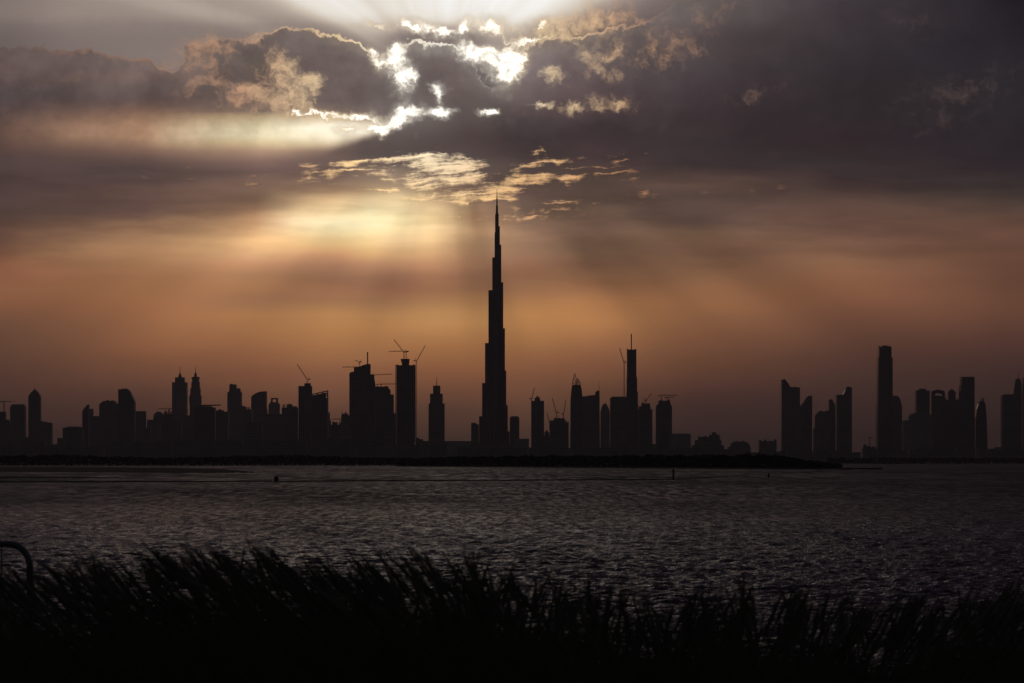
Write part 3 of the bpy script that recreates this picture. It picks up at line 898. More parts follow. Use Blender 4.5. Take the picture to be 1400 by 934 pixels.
T = Tower('window_top_tower', 'small tower with a square opening through its crown', 'tower', 10000, 375.3, None, 'white')
T.tiers('body', [(367.6, 382.4, 552.3), (369.5, 380.6, 550)], .8)
T.boxes('crown', [(370.6, 372.9, 550, 546.2), (377.6, 380, 550, 546.2), (370.6, 380, 546.2, 544.2)], 5, M['white'])
T = simple('apartment_block', 'ragged-topped dark block left of the tall crane tower', 'block', 7800, [(385.8, 407, 557.5), (392, 400, 553)], 'grey', .7, roofs=[(386.6, 387.4, 557.5, 553.4), (388.8, 389.5, 557.5, 552.6), (395, 397, 553, 552), (401, 406, 557.5, 555.6)])
T = Tower('unfinished_tower', 'flat-topped unfinished tower carrying one big leaning crane', 'tower', 7900, 417.2, None, 'raw')
T.tiers('body', [(408.6, 426.3, 528)], .9)
T.boxes('core', [(416.4, 424.6, 528, 524.2)], 9, M['raw'])
T = Tower('slant_roof_tower', 'tower with a slanting open roof frame right of the leaning crane', 'tower', 7700, 437.6, None, 'glass')
T.outline('body', [(426.6, 632), (448.6, 632), (448.6, 544.4), (426.6, 544.4)], 14)
bm = bmesh.new()
kk = T.D / F
for yo in (-6.5, 0, 6.5):
    for p, q in (((427, 544.3), (427, 539.6)), ((434, 544.3), (434, 537.5)), ((441, 544.3), (441, 536)), ((447.9, 544.3), (447.9, 534.2)), ((426.8, 539.4), (448.4, 534.3)), ((427, 541.8), (448, 538.2)), ((427.2, 544), (448, 540.6))):
        bar(bm, (T.X(p[0]), yo * kk, T.Z(p[1])), (T.X(q[0]), yo * kk, T.Z(q[1])), 2.6)
for x_, y_ in ((427, 539.4), (434, 537.7), (441, 536.1), (448, 534.4)):
    bar(bm, (T.X(x_), -6.5 * kk, T.Z(y_)), (T.X(x_), 6.5 * kk, T.Z(y_)), 2.4)
obj('roof_frame', bm, M['steel'], T.t)
T.outline('screen', [(427.3, 544.3), (445.8, 544.3), (445.8, 536.6), (427.3, 541)], 3, M['glass'])
simple('apartment_block', 'narrow stepped block clinging to the slant-roofed tower', 'block', 7900, [(448.8, 452.4, 575), (448.8, 451, 564)], 'stone', 1.6)
simple('apartment_block', 'low ragged block in the gap left of the great mast tower', 'block', 8000, [(452, 467, 581), (454.2, 461.4, 577.3)], 'grey', .7, roofs=[(463, 464.2, 581, 578.5), (455, 456.5, 577.3, 576.4)])
simple('apartment_tower', 'small spiky tower at the left foot of the great mast tower', 'tower', 8200, [(465.6, 478.6, 577), (466.8, 478.6, 568), (467.4, 476, 565.6)], 'stone', .8, roofs=[(471.6, 473.2, 565.6, 563.4), (467.4, 468, 565.6, 563.8)])
# ---- great mast tower
T = Tower('mast_tower', 'massive tower with a humped roof and a thick mast at its right end', 'tower', 7600, 495.3, None, 'raw')
T.outline('body', [(478.2, 632), (512.8, 632), (512.8, 524), (511.3, 518), (510.9, 512.2), (506.2, 512.2), (506.2, 497.9), (502, 498.2), (497, 499.6), (491, 502.2), (484.4, 502.4), (484.4, 508.4), (480, 509), (478.2, 511)], 20)
T.boxes('mast', [(501.7, 503.4, 498.3, 481.6)], 1.7, M['steel'])
T.boxes('hoist', [(477.6, 478.15, 600, 511.5)], 1.2, M['steel'])
T = simple('unfinished_tower', 'stepped unfinished tower right of the great mast tower, crane on top', 'tower', 7500, [(512.9, 538, 539.6), (512.9, 533.6, 532.5), (512.9, 531.2, 528.8)], 'raw', .8, roofs=[(515, 517, 528.8, 528), (526, 529, 528.8, 528)])
simple('low_building', 'low block in the slit between the two crane towers', 'building', 7800, [(538, 541.6, 565)], 'stone', 2.0)
T = Tower('unfinished_tower', 'tall unfinished tower with a narrow crown, cranes above and alongside', 'tower', 7600, 554.6, None, 'raw')
T.tiers('body', [(542.4, 567, 499.8)], .9)
T.tiers('crown', [(549.6, 559.4, 495.5), (548.6, 559.6, 492.5), (548, 560, 491)], .9, 'box', 0, 499.8)
T.boxes('hoist', [(540.6, 541.5, 604, 499.4), (567.3, 568.1, 604, 500.6)], 1.4, M['steel'])
T.boxes('formwork', [(541.0, 545, 499.75, 498.9), (564, 568.3, 499.75, 498.9)], 9, M['steel'])
simple('low_building', 'low sloping block right of the tallest crane mast', 'building', 7000, [(568.6, 586, 603), (568.6, 578.4, 600.5), (568.6, 573, 598.8)], 'stone')
T = Tower('setback_tower', 'symmetrical three-step tower with a spire standing alone left of the needle', 'tower', 8200, 597.2, None, 'stone')
T.tiers('body', [(586.2, 608, 552), (588.2, 605.3, 538.6), (592.2, 602, 527.5)], .9)
T.spire(597.1, 527.5, 516.2, 1.3, .3)
simple('long_building', 'long low flat building left of the needle tower', 'building', 8600, [(605, 646, 603)], 'white', .2)
simple('apartment_block', 'small block at the left foot of the needle tower', 'block', 7600, [(644.2, 654.6, 580.3), (644.2, 651.4, 578.2)], 'grey', .9)
T = simple('apartment_tower', 'small round-cornered tower right of the needle tower', 'tower', 8000, [(697, 710, 572), (697, 710, 569.3, 698.4, 708.6)], 'stone', .9, 'oct')
simple('long_building', 'low flat block right of the small round-cornered tower', 'building', 7800, [(704, 723.2, 600)], 'white', .5)
simple('low_building', 'very low block in the gap before the tower with a side crane', 'building', 8000, [(723, 727, 612)], 'grey', 3)
T = Tower('office_tower', 'plain tower with a small raised core and a thin crane on its left corner', 'tower', 7900, 735.2, None, 'grey')
T.tiers('body', [(726.2, 743.8, 548.2)], .9)
T.tiers('core', [(731, 738.4, 544), (733, 736.4, 541.8)], .9, 'box', 0, 548.2)
simple('low_building', 'low stepped block between the two small crane groups', 'building', 7900, [(743.8, 752.2, 596), (744.4, 751, 591), (746, 749, 588.6)], 'stone')
T = Tower('unfinished_block', 'broad unfinished block with a forest of thin cranes', 'block', 7700, 764, None, 'raw')
T.tiers('body', [(751.6, 777.3, 577.6), (752, 773.6, 575), (757, 772, 572)], .8)
T.boxes('columns', [(774.4, 775.2, 577.6, 574.6), (776.4, 777.2, 577.6, 576), (752.4, 753, 575, 573.6), (758.6, 759.2, 572, 570), (763.6, 764.2, 572, 569), (769.6, 770.2, 572, 568)], 4, M['raw'])
# ---- lattice-crowned tower and its neighbours
T = Tower('lattice_crown_tower', 'tall curved tower ending in an open pointed lattice crown', 'tower', 7900, 788, None, 'glass')
T.outline('body', [(779.2, 632), (796.6, 632), (796, 540), (794.8, 531), (793.8, 526.5), (782.4, 526.5), (781, 533), (779.9, 546)], 12)
bm = bmesh.new()
kk = T.D / F
def arcs(p0, p1, bow, n=6): return [(p0[0] + (p1[0] - p0[0]) * i / n + bow * math.sin(math.pi * i / n), p0[1] + (p1[1] - p0[1]) * i / n) for i in range(n + 1)]
for yo in (-4, 4):
    A_l = arcs((782.4, 526.4), (785.9, 510.2), -.8)
    A_r = arcs((788.8, 526.4), (785.9, 510.2), .6)
    B_l = arcs((786.5, 526.4), (789.4, 517), -.4)
    B_r = arcs((793.8, 526.4), (789.4, 517), .9)
    for L in (A_l, A_r, B_l, B_r):
        for p, q in zip(L, L[1:]):
            bar(bm, (T.X(p[0]), yo * kk * .5, T.Z(p[1])), (T.X(q[0]), yo * kk * .5, T.Z(q[1])), 1.6)
    for a, b_ in ((A_l, A_r), (B_l, B_r)):
        for i in range(0, 6):
            bar(bm, (T.X(a[i][0]), yo * kk * .5, T.Z(a[i][1])), (T.X(b_[i][0]), yo * kk * .5, T.Z(b_[i][1])), 1.0)
            p, q = (a[i], b_[i + 1]) if i % 2 else (b_[i], a[i + 1])
            bar(bm, (T.X(p[0]), yo * kk * .5, T.Z(p[1])), (T.X(q[0]), yo * kk * .5, T.Z(q[1])), 1.0)
obj('lattice_crown', bm, M['steel'], T.t)
T = Tower('hotel_block', 'broad block with a sagging roofline and a raised right end with aerial', 'block', 8100, 808, None, 'stone')
T.outline('body', [(795, 632), (820.2, 632), (819.6, 560), (819.6, 541), (814, 540.2), (806, 540.8), (800, 542), (795, 542)], 14)
T.boxes('stair_tower', [(813.8, 819.5, 541, 536.4), (815.2, 819.5, 536.4, 534.4)], 8, M['stone'])
T.spire(819, 534.4, 522.2, .7, .3, 'aerial')
T = Tower('twin_peak_tower', 'small tower with two steep pointed peaks in the dip of the cluster', 'tower', 8600, 827.5, None, 'stone')
T.outline('body', [(820.8, 632), (834, 632), (834, 566), (832, 558), (828, 550.8), (826.4, 553.4), (825, 551.2), (822.6, 557), (820.8, 563)], 9)
simple('office_tower', 'flat dark tower joined to the left side of the tall slim mast tower', 'tower', 8000, [(834, 855.6, 544), (836, 855.6, 542.5)], 'grey', .7)
T = Tower('slim_mast_tower', 'tall slim tower with a thick mast, second highest in the middle', 'tower', 7900, 863.6, None, 'glass')
T.tiers('body', [(855.6, 872.2, 553), (856, 871.8, 536), (856.6, 870.8, 516), (857, 869.8, 478.2)], .95)
T.boxes('mast', [(862.5, 863.9, 478.2, 456.6)], 1.4, M['steel'])
T.boxes('parapet', [(857, 858.4, 478.2, 477.4), (868.4, 869.8, 478.2, 477.4)], 12)
T = simple('unfinished_tower', 'stepped unfinished tower right of the tall slim mast tower', 'tower', 7700, [(872.3, 891.6, 560), (873.5, 889, 555.8), (877, 888.6, 552.6)], 'raw', .8, roofs=[(877.6, 881, 552.6, 550.6), (884.6, 888, 552.6, 551.6)])
T = Tower('unfinished_tower', 'flat-topped unfinished tower standing apart with a flat crane on top', 'tower', 7700, 907.6, None, 'raw')
T.tiers('body', [(897, 918.2, 555.5), (898, 917.4, 553), (900.4, 916, 548)], .9)
T.boxes('columns', [(903, 904, 548, 546.6), (914, 915.4, 548, 546)], 5, M['raw'])
simple('low_building', 'low block in the slit right of the stepped unfinished tower', 'building', 8000, [(889, 898, 607)], 'white')
simple('long_building', 'low flat-roofed block at the right end of the central cluster', 'building', 7600, [(916, 944, 594.2), (918.4, 943.4, 592.9)], 'white', .5)
# ---- low middle-right buildings
T = simple('stepped_building', 'broad low stepped building with a raised block toward its right end', 'building', 7800, [(944.8, 989, 609), (949, 985.5, 602), (953.5, 983.6, 597.4)], 'stone', .6)
T.boxes('roof_block', [(969, 983, 597.4, 594.4), (973, 979, 594.4, 591.2), (954, 955, 597.4, 595), (961, 966, 597.4, 596.4)], 12, M['stone'])
T = simple('stepped_building', 'rounded low building left of the crenellated one', 'building', 7800, [(995, 1025.5, 611), (998, 1024, 606.6), (1001, 1020.4, 604)], 'stone', .6)
T.boxes('roof_block', [(1006, 1009, 604, 602.8), (1013.4, 1017, 604, 602.6), (1021, 1022.4, 606.6, 604.8)], 8, M['stone'])
T = simple('crenellated_building', 'square low building with an uneven crenellated roof', 'building', 7800, [(1037, 1061, 603.4)], 'stone', .7)
T.boxes('battlement', [(1037, 1040.4, 603.4, 601.8), (1044, 1047, 603.4, 601), (1050.6, 1053.4, 603.4, 602.4), (1057.6, 1061, 603.4, 600.8)], 9, M['stone'])
# ---- right-hand pair of sloped towers
T = Tower('slope_top_tower', 'tall tower with a pointed left edge sloping to a flat right part', 'tower', 8300, 1080.5, None, 'grey')
T.outline('body', [(1068, 632), (1094, 632), (1094, 556), (1092.8, 552), (1092.8, 529.8), (1080, 530), (1078.4, 526.6), (1074, 520.4), (1072.6, 518.6), (1071, 519.2), (1068, 519.2)], 16)
T.boxes('roof_plant', [(1080.4, 1082.4, 529.9, 529), (1084, 1089, 529.9, 529)], 6)
T = Tower('slope_top_tower', 'shorter mirror-image tower whose roof rises steeply to the right', 'tower', 8400, 1102, None, 'grey')
T.outline('body', [(1094.2, 632), (1109.6, 632), (1109.6, 541.8), (1106.4, 541.2), (1103.4, 542.4), (1100, 548), (1094.2, 556.6)], 14)
T = Tower('hotel_block', 'bulky dark block with an uneven roof left of the second sloped pair', 'block', 8300, 1123, None, 'stone')
T.outline('body', [(1112.6, 632), (1133, 632), (1133, 562), (1129.6, 561.4), (1126.4, 563.2), (1121.6, 561.6), (1119, 563), (1115, 568.6), (1115, 583.4), (1112.6, 587)], 16)
T = Tower('slope_top_tower', 'slim tower between the bulky block and the tallest of the second pair, slope falling right', 'tower', 8500, 1138, None, 'grey')
T.outline('body', [(1133, 632), (1143, 632), (1143, 556.6), (1139, 550), (1137, 546.2), (1133, 546.2)], 12)
T = Tower('slope_top_tower', 'dark tower rising in a step and slope to its high right corner', 'tower', 8300, 1153.4, None, 'grey')
T.outline('body', [(1143.1, 632), (1163.8, 632), (1163.8, 529.9), (1160, 529.2), (1158.2, 528.6), (1155.6, 533), (1152, 540), (1143.1, 540)], 16)
simple('low_building', 'low cluttered site building under the small lone crane', 'building', 8000, [(1179, 1199, 614), (1180, 1197, 611.6), (1185, 1190, 610)], 'raw', .6, roofs=[(1181, 1184, 611.6, 607.4), (1192, 1195, 611.6, 610.4)])
# ---- right end
T = Tower('office_tower', 'tallest tower of the right-hand end, tapering slightly with a notched top', 'tower', 8100, 1209.4, None, 'glass')
T.tiers('body', [(1198.8, 1220, 556), (1199.6, 1219.2, 489), (1200.9, 1217.8, 475)], .95)
T.boxes('crown', [(1201.2, 1203.4, 475, 473.6), (1206, 1212.5, 475, 472.6), (1213.4, 1217.2, 475, 473.4)], 9)
T = Tower('sail_tower', 'lower tower with a rounded right shoulder leaning on the tallest right-hand one', 'tower', 8200, 1226, None, 'stone')
T.outline('body', [(1219.8, 632), (1232.4, 632), (1232.4, 556.4), (1231, 549.6), (1228.8, 544), (1226.6, 541.4), (1219.8, 541.4)], 12)
T = Tower('domed_block', 'low block with a wide half-dome left of the flat capped tower', 'block', 8000, 1246, None, 'white')
T.outline('body', [(1234.2, 632), (1274, 632), (1274, 571), (1271, 567), (1264, 563.6), (1252, 563.8), (1246, 566), (1242, 570.6), (1240.6, 574.8), (1234.2, 575.2)], 16)
T = Tower('office_tower', 'flat tower with a small rooftop cap, left of the eye-holed tower', 'tower', 8300, 1261, None, 'grey')
T.tiers('body', [(1252, 1270, 534)], .8)
T.tiers('cap', [(1256.4, 1265.4, 531.6)], .8, 'box', 0, 534)
T = Tower('eye_top_tower', 'round-topped tower with a glowing sky slot through its head', 'tower', 8300, 1282.2, None, 'stone')
T.tiers('body', [(1273.2, 1291.2, 540.9)], .5)
T.outline('crown', [(1273.2, 540.85), (1278, 540.85), (1277.4, 539.4), (1279.6, 537.8), (1284.6, 537.8), (1287, 539.4), (1286.4, 540.85), (1291.2, 540.85), (1291.2, 536), (1289, 534.4), (1285, 533.2), (1279, 533.2), (1275.4, 534.4), (1273.2, 536)], 9)
T.spire(1281.9, 533.2, 528.8, .6, .25)
T = Tower('domed_tower', 'slim tower with an onion-like dome and finial between two flat towers', 'tower', 8300, 1301.4, None, 'stone')
T.tiers('body', [(1291.4, 1313.4, 547), (1296.2, 1306, 536.4)], .7)
T.boxes('corner_turret', [(1292.2, 1293.6, 547, 544.4), (1308.2, 1309.4, 547, 544.4), (1311, 1312, 547, 545.2)], 3)
T.dome(1296.6, 1305.6, 536.4, 532.4)
T.spire(1301, 532.6, 528.4, .7, .2, 'finial')
T = Tower('office_tower', 'square dark tower with a narrow left setback, right of the domed one', 'tower', 8200, 1322.4, None, 'glass')
T.tiers('body', [(1312.2, 1331, 527), (1313.6, 1331, 515.4)], .9)
T = Tower('bullet_tower', 'bullet-shaped tower with two thin fins at its tip', 'tower', 8300, 1341, None, 'glass')
T.outline('body', [(1333, 632), (1349, 632), (1349, 604), (1348.2, 578), (1347.2, 560), (1346, 551.6), (1344, 548.8), (1340.6, 548), (1337.4, 552), (1334.8, 559.6), (1333.4, 571), (1333, 590)], 12)
T.boxes('fin', [(1342.2, 1342.9, 549.4, 544.2), (1344.4, 1345, 550.2, 544.6)], 5)
simple('low_building', 'low block right of the bullet-shaped tower', 'building', 8000, [(1349, 1371, 613.6), (1359.6, 1369, 611.4)], 'white', .5)
T = simple('office_tower', 'broad flat tower before the pyramid-topped one at the right edge', 'tower', 8000, [(1369.4, 1385, 541), (1371, 1384.4, 539.4)], 'grey', .9)
T = Tower('pyramid_tower', 'steep pyramid-topped tower with a tall spire near the right edge', 'tower', 8200, 1391, None, 'stone')
T.tiers('body', [(1384, 1397.4, 539)], .8)
T.tiers('crown', [(1384.4, 1397.2, 519, 1388, 1394.8), (1388, 1394.8, 517.8, 1389, 1393.8)], .8, 'box', 0, 539)
T.spire(1392.7, 517.8, 504.8, .9, .25)
simple('office_tower', 'dark tower cut by the right edge of the picture', 'tower', 8100, [(1397.6, 1413, 525), (1399, 1413, 516.6)], 'stone', .9)

# ---- long low rows at the foot of the skyline
for x0, x1, y_, lab in ((-30, 62, 604, 'low row of buildings at the foot of the far left towers'), (58, 142, 609, 'low row under the broad flat block of the second group'),
                     (146, 236, 602, 'low row under the leaning curved tower'), (240, 330, 600, 'low row under the spired pair and jutting slab'),
                     (334, 420, 599, 'low row under the arc-roofed tower'), (424, 520, 598, 'low row under the great mast tower'), (524, 612, 606, 'low row under the three-step spired tower'),
                     (626, 720, 610, 'low row under the needle tower'), (730, 800, 611, 'low row under the block with many thin cranes'), (804, 900, 609, 'low row under the tall slim mast tower'),
                     (906, 1000, 611.6, 'low row from the flat crane tower to the stepped building'), (1004, 1072, 615.6, 'low row under the crenellated building'), (1076, 1176, 615.8, 'low row under the sloped towers'),
                     (1180, 1240, 614.6, 'low row under the tallest right-hand tower'), (1242, 1332, 612, 'low row under the domed slim tower at right'), (1336, 1420, 613.4, 'low row at the foot of the right edge towers')):
    T = Tower('long_building', lab, 'building', 6600, (x0 + x1) / 2, 'low building rows at the foot of the skyline', 'stone')
    rr2 = random.Random(int(x0) + 77)
    pts, x_, yl = [(x0, 632)], x0, None
    while x_ < x1:
        w = rr2.uniform(5, 13)
        e = min(x_ + w, x1)
        yl = y_ + rr2.uniform(0, 3.2)
        pts += [(x_, yl), (e, yl)]
        x_ = e
    pts.append((x1, 632))
    T.outline('body', pts[::-1], 14)

# ------------------------------------------------------------------ tower cranes
def crane(label, D, x, y_base, y_pivot, tip, counter=None, aframe=3.0, second=None, w=2.3, group='tower cranes over the building sites'):
    """luffing or flat crane: mast foot (x, y_base), slewing ring at y_pivot, jib tip in pixels"""
    p = at(x, y_base, D)
    t = thing('tower_crane', label, 'crane', p, group=group)
    kk = D / F
    def L(px_, py_, yo=0.0): return Vector(((px_ - x) * kk, yo, (y_base - py_) * kk))
    bm = bmesh.new(); lattice(bm, (0, 0, 0.01), L(x, y_pivot), w, .9, 3.0); obj('mast', bm, M['crane'], t)
    s = 1 if tip[0] > x else -1
    bm = bmesh.new(); lattice(bm, L(x + s * .5, y_pivot - .4), L(*tip), w * .72, .85, 2.8); obj('jib', bm, M['crane'], t)
    cx_, cy_ = counter or (x - s * 3.2, y_pivot + .1)
    bm = bmesh.new(); lattice(bm, L(x - s * .45, y_pivot - .3), L(cx_, cy_ - .3), w * .7, .85, 2.6); obj('counter_jib', bm, M['crane'], t)
    q = L(cx_, cy_)
    bm = bmesh.new(); box(bm, q.x - 2.0, q.x + 2.0, -1.3, 1.3, q.z - 1.6, q.z + 1.6); obj('counterweight', bm, M['roof'], t)
    top = L(x - s * .9, y_pivot - aframe)
    bm = bmesh.new()
    bar(bm, L(x + s * .3, y_pivot - .4, -.6), top, .5); bar(bm, L(x - s * 1.6, y_pivot - .3, .6), top, .5); bar(bm, top, L(*tip), .16); bar(bm, top, q, .16)
    obj('pendant_frame', bm, M['crane'], t)
    bm = bmesh.new(); c = L(x + s * .55, y_pivot - .1); box(bm, c.x - 1.1, c.x + 1.1, -2.4, -.9, c.z - 1.2, c.z + 1.4); obj('cab', bm, M['steel'], t)
    return t

crane('flat crane above the block cut by the left edge', 7600, 5.4, 563, 549.4, (17, 549.2), (1.0, 549.4), 3.0)
crane('flat crane beside the domed block, jib to the left', 8600, 231.8, 566, 559, (215.6, 559), (236, 559), 3.6)
crane('big leaning crane on the flat-topped unfinished tower', 7900, 420.4, 524.2, 519.2, (406.2, 498.0), (423.2, 518.6), 5.0, w=2.4)
crane('low flat crane in the gap left of the great mast tower', 8600, 464.8, 581, 573.2, (452, 573.2), (467.6, 573.4), 2.0)
crane('small crane on the humped roof of the great mast tower', 7600, 491.6, 501.9, 495.6, (485.6, 492.6), (493.4, 494.8), 3.6)
crane('flat crane behind the great mast tower, jib far out to the left', 8000, 486.6, 506, 502.2, (468, 502), (489.4, 502), 2.0)
crane('flat crane with a long level jib right of the great mast tower', 7900, 511.2, 530, 513, (536.4, 511.6), (508.4, 513), 3.2)
crane('flat crane on the stepped unfinished tower', 7500, 521, 528.8, 525.6, (541.6, 525), (515.4, 525.8), 3.4)
crane('big crane leaning left above the tall unfinished crown', 7600, 552.4, 491, 482, (538.8, 464.6), (556.4, 481), 4.6, w=2.6)
crane('flat crane behind the tall unfinished crown, jib to the left', 8100, 555.4, 499.8, 480.6, (531.6, 480.6), (558, 480.6), 2.4)
crane('crane on a very tall free mast beside the unfinished crown', 7500, 569.2, 630, 494, (581.4, 472.6), (566.6, 493), 5.4, w=2.2)
crane('thin crane on the left corner of the plain tower with raised core', 7900, 726.8, 549, 545.6, (730.8, 530.2), (724.8, 545), 2.2)
crane('left crane leaning left on the broad unfinished block', 7700, 761, 572, 564.6, (755.0, 544.2), (763, 564), 3.6)
crane('right crane leaning right on the broad unfinished block', 7700, 770.2, 572, 566.4, (773.7, 546.6), (768.6, 566), 3.2)
crane('lower crane leaning left at the edge of the broad unfinished block', 7900, 751.4, 588, 578, (747.8, 564), (752.8, 578), 1.6)
crane('thin crane on a tall mast beside the slim mast tower', 7700, 853.4, 542.5, 495.8, (847.2, 476.4), (855.2, 495), 4.2)
crane('small leaning crane on the stepped tower right of the slim mast tower', 7700, 883.2, 552.6, 547.6, (890.8, 538.2), (881, 547.2), 3.8)
crane('flat crane on the unfinished tower standing apart', 7700, 904.6, 548, 541, (926, 540.6), (900.4, 541.4), 2.4)
crane('second flat crane on the unfinished tower standing apart', 7800, 912.8, 548, 543.8, (922, 543), (910, 543.8), 1.2)
crane('small lone crane in the gap left of the tallest right-hand tower', 8000, 1189, 610, 599, (1185.2, 596.6), (1191.2, 598.6), 1.4)

# ------------------------------------------------------------------ mangrove belts (far wood that reads as one mass)
def leaf_mat(name, col, trans=0.25):
    m, b = new_mat(name)
    geo = E.tree.nodes.new('ShaderNodeNewGeometry')
    c = vscale(col, E(geo.outputs['Random Per Island']) * 0.9 + 0.55)
    E.tree.links.new(c.s, b.inputs['Base Color'])
    b.inputs['Roughness'].default_value = 0.75
    b.inputs['Specular IOR Level'].default_value = 0.2
    return m


M['mangrove'] = leaf_mat('mangrove_leaves', (0.05, 0.06, 0.035))


def wood(name, line, depth, hfun, count, size, label, seed):
    rs = np.random.RandomState(seed)
    xs = np.array([p[0] for p in line]); ds = np.array([p[1] for p in line])
    px_ = rs.uniform(xs[0], xs[-1], count)
    D = np.interp(px_, xs, ds) + depth * (0.12 + rs.rand(count))
    kx_ = rs.uniform(xs[0] - 5, xs[-1] + 5, 160); kx_.sort(); kh_ = rs.uniform(.80, 1.0, 160)
    crown = np.interp(px_, kx_, kh_)
    h = np.array([hfun(p) for p in px_]) * crown
    zc = 0.6 + h * rs.rand(count) ** 0.75
    c = np.stack([(px_ - 700) / F * D, D, zc], -1)
    s = size * rs.uniform(0.5, 1.3, count)
    d1 = rs.normal(size=(count, 3)); d1 /= np.linalg.norm(d1, axis=1)[:, None]
    d2 = np.cross(d1, rs.normal(size=(count, 3))); d2 /= np.linalg.norm(d2, axis=1)[:, None]
    V = np.stack([c + d1 * s[:, None], c + d2 * s[:, None] * .7, c - d1 * s[:, None], c - d2 * s[:, None] * .7], 1).reshape(-1, 3)
    V[:, 2] = np.maximum(V[:, 2], 0.3)
    o = np_mesh(name, V, np.arange(4 * count), np.full(count, 4), [M['mangrove']])
    return tag(o, label, 'trees', kind='stuff')


wood('mangrove_wood', [(-400,2420),(0,2440),(340,2490),(640,2660)], 160, lambda p: 9.0 + 1.5 * math.sin(p * .02), 16000, 1.5,
     'dark band of low trees along the left city shore', 11)
wood('mangrove_wood', [(545,2350),(700,2010),(880,1725),(1050,1545),(1150,1515)], 140, lambda p: 8.6 * min(1, max(.12, (1180 - p) / 130.0)) * min(1, .35 + max(0, p - 545) / 120.0), 20000, 1.1,
     'dark band of low trees on the headland in the middle', 12)
wood('mangrove_wood', [(1130,3920),(1420,3970),(2000,4000)], 250, lambda p: 9.0, 9000, 2.0,
     'dark band of low trees along the far right shore', 13)

# ------------------------------------------------------------------ floating boom, markers and buoys
LINE = [(-150,598),(0,603),(390,623),(700,655),(920,685),(980,780),(1035,920),(1080,1047),(1122,1190)]
def on_line(p):
    for (x0, d0), (x1, d1) in zip(LINE, LINE[1:]):
        if x0 <= p <= x1:
            d = d0 + (d1 - d0) * (p - x0) / (x1 - x0)
            return Vector(((p - 700) / F * d, d, 0.0))
boom = thing('floating_boom', 'long thin dark floating boom strung across the lagoon', 'boom', on_line(379))
bm = bmesh.new()
pts = []
for i in range(160):
    p = -150 + (1122 + 150) * i / 159.0
    q = on_line(min(p, 1121.9)) - on_line(379)
    pts.append((q.x, q.y + 0.6 * math.sin(i * .5), 0.06 + 0.03 * math.sin(i * 1.7)))
tube(bm, pts, 0.17, 6)
obj('cable', bm, M['buoy'], boom)
for i in range(64):
    p = -140 + (1120 + 140) * (i + rng.uniform(-.2, .2)) / 64.0
    q = on_line(min(max(p, -149), 1121)) - on_line(379)
    bm = bmesh.new()
    r = 0.15
    bmesh.ops.create_uvsphere(bm, u_segments=8, v_segments=6, radius=r, matrix=Matrix.Translation((q.x, q.y, 0.09)) @ Matrix.Diagonal((2.2, 1, 1, 1)))
    obj('float', bm, M['buoy'], boom)

t = thing('marker_buoy', 'squat dark marker buoy with a boxy top on the boom', 'buoy', on_line(379) + Vector((0, -2.2, 0)))
bm = bmesh.new()
frustum(bm, ring(0.72, 14), -0.25, ring(0.92, 14), 0.0); frustum(bm, ring(0.92, 14), 0.0, ring(0.80, 14), 0.24)
obj('hull', bm, M['buoy'], t)
bm = bmesh.new()
box(bm, -0.5, 0.5, -0.5, 0.5, 0.24, 1.16)
obj('tower', bm, M['buoy'], t)
bm = bmesh.new()
box(bm, -0.54, 0.54, -0.54, 0.54, 1.16, 1.24); frustum(bm, ring(.13, 8), 1.24, ring(.10, 8), 1.48)
obj('lantern', bm, M['steel'], t)

def pole(x, d, h, w, label):
    p = Vector(((x - 700) / F * d, d, 0))
    t = thing('marker_post', label, 'post', p)
    bm = bmesh.new()
    frustum(bm, ring(w * .5, 10), -0.8, ring(w * .46, 10), h * .84)
    obj('shaft', bm, M['buoy'], t)
    bm = bmesh.new()
    frustum(bm, ring(w * .60, 10), h * .84, ring(w * .60, 10), h * .97); frustum(bm, ring(w * .60, 10), h * .97, ring(w * .1, 10), h)
    obj('cap', bm, M['steel'], t)
pole(920.7, 683, 2.95, 0.55, 'tall dark marker post standing at the bend of the boom')
pole(1050.8, 757, 1.5, 0.5, 'short dark post standing in the water beyond the boom')

def small_buoy(x, y, r, label):
    d = CAM_H * F / (y - HZ)
    t = thing('small_buoy', label, 'buoy', ((x - 700) / F * d, d, 0), group='small buoys on the lagoon')
    bm = bmesh.new()
    bmesh.ops.create_uvsphere(bm, u_segments=12, v_segments=8, radius=r)
    obj('float', bm, M['buoy'], t, True)
    bm = bmesh.new()
    frustum(bm, ring(r * .18, 6), r * .95, ring(r * .14, 6), r * 1.9)
    obj('stick', bm, M['steel'], t)
small_buoy(519, 657.8, 0.22, 'tiny buoy on the boom right of the boxy marker buoy')
small_buoy(1021, 653, 0.25, 'tiny buoy left of the short post on the water')
small_buoy(1105, 649, 0.25, 'tiny buoy right of the short post on the water')

# ------------------------------------------------------------------ crowd barrier at the left edge
D = 16.0
pxm = D / F
bz = bank_z(-3.2, D)
post = at(40.5, 743.5, D)
zt = post.z
x_r = post.x
x_l = x_r - 2.1
t = thing('crowd_barrier', 'dark tubular crowd barrier with a rounded corner at the left edge', 'barrier', (x_r, D, bz))
zt -= bz
bm = bmesh.new()
rc = 0.135
P_ = [(0, 0, 0.03), (0, 0, zt - rc)]
P_ += [(-rc + rc * math.cos(a), 0, zt - rc + rc * math.sin(a)) for a in [math.pi / 2 * i / 8 for i in range(1, 9)]]
P_ += [(-2.1 + rc, 0, zt)]
P_ += [(-2.1 + rc + rc * math.cos(a), 0, zt - rc + rc * math.sin(a)) for a in [math.pi / 2 + math.pi / 2 * i / 8 for i in range(1, 9)]]
P_ += [(-2.1, 0, 0.03)]
tube(bm, P_, 0.021, 12)
obj('frame', bm, M['dark_metal'], t, True)
bm = bmesh.new()
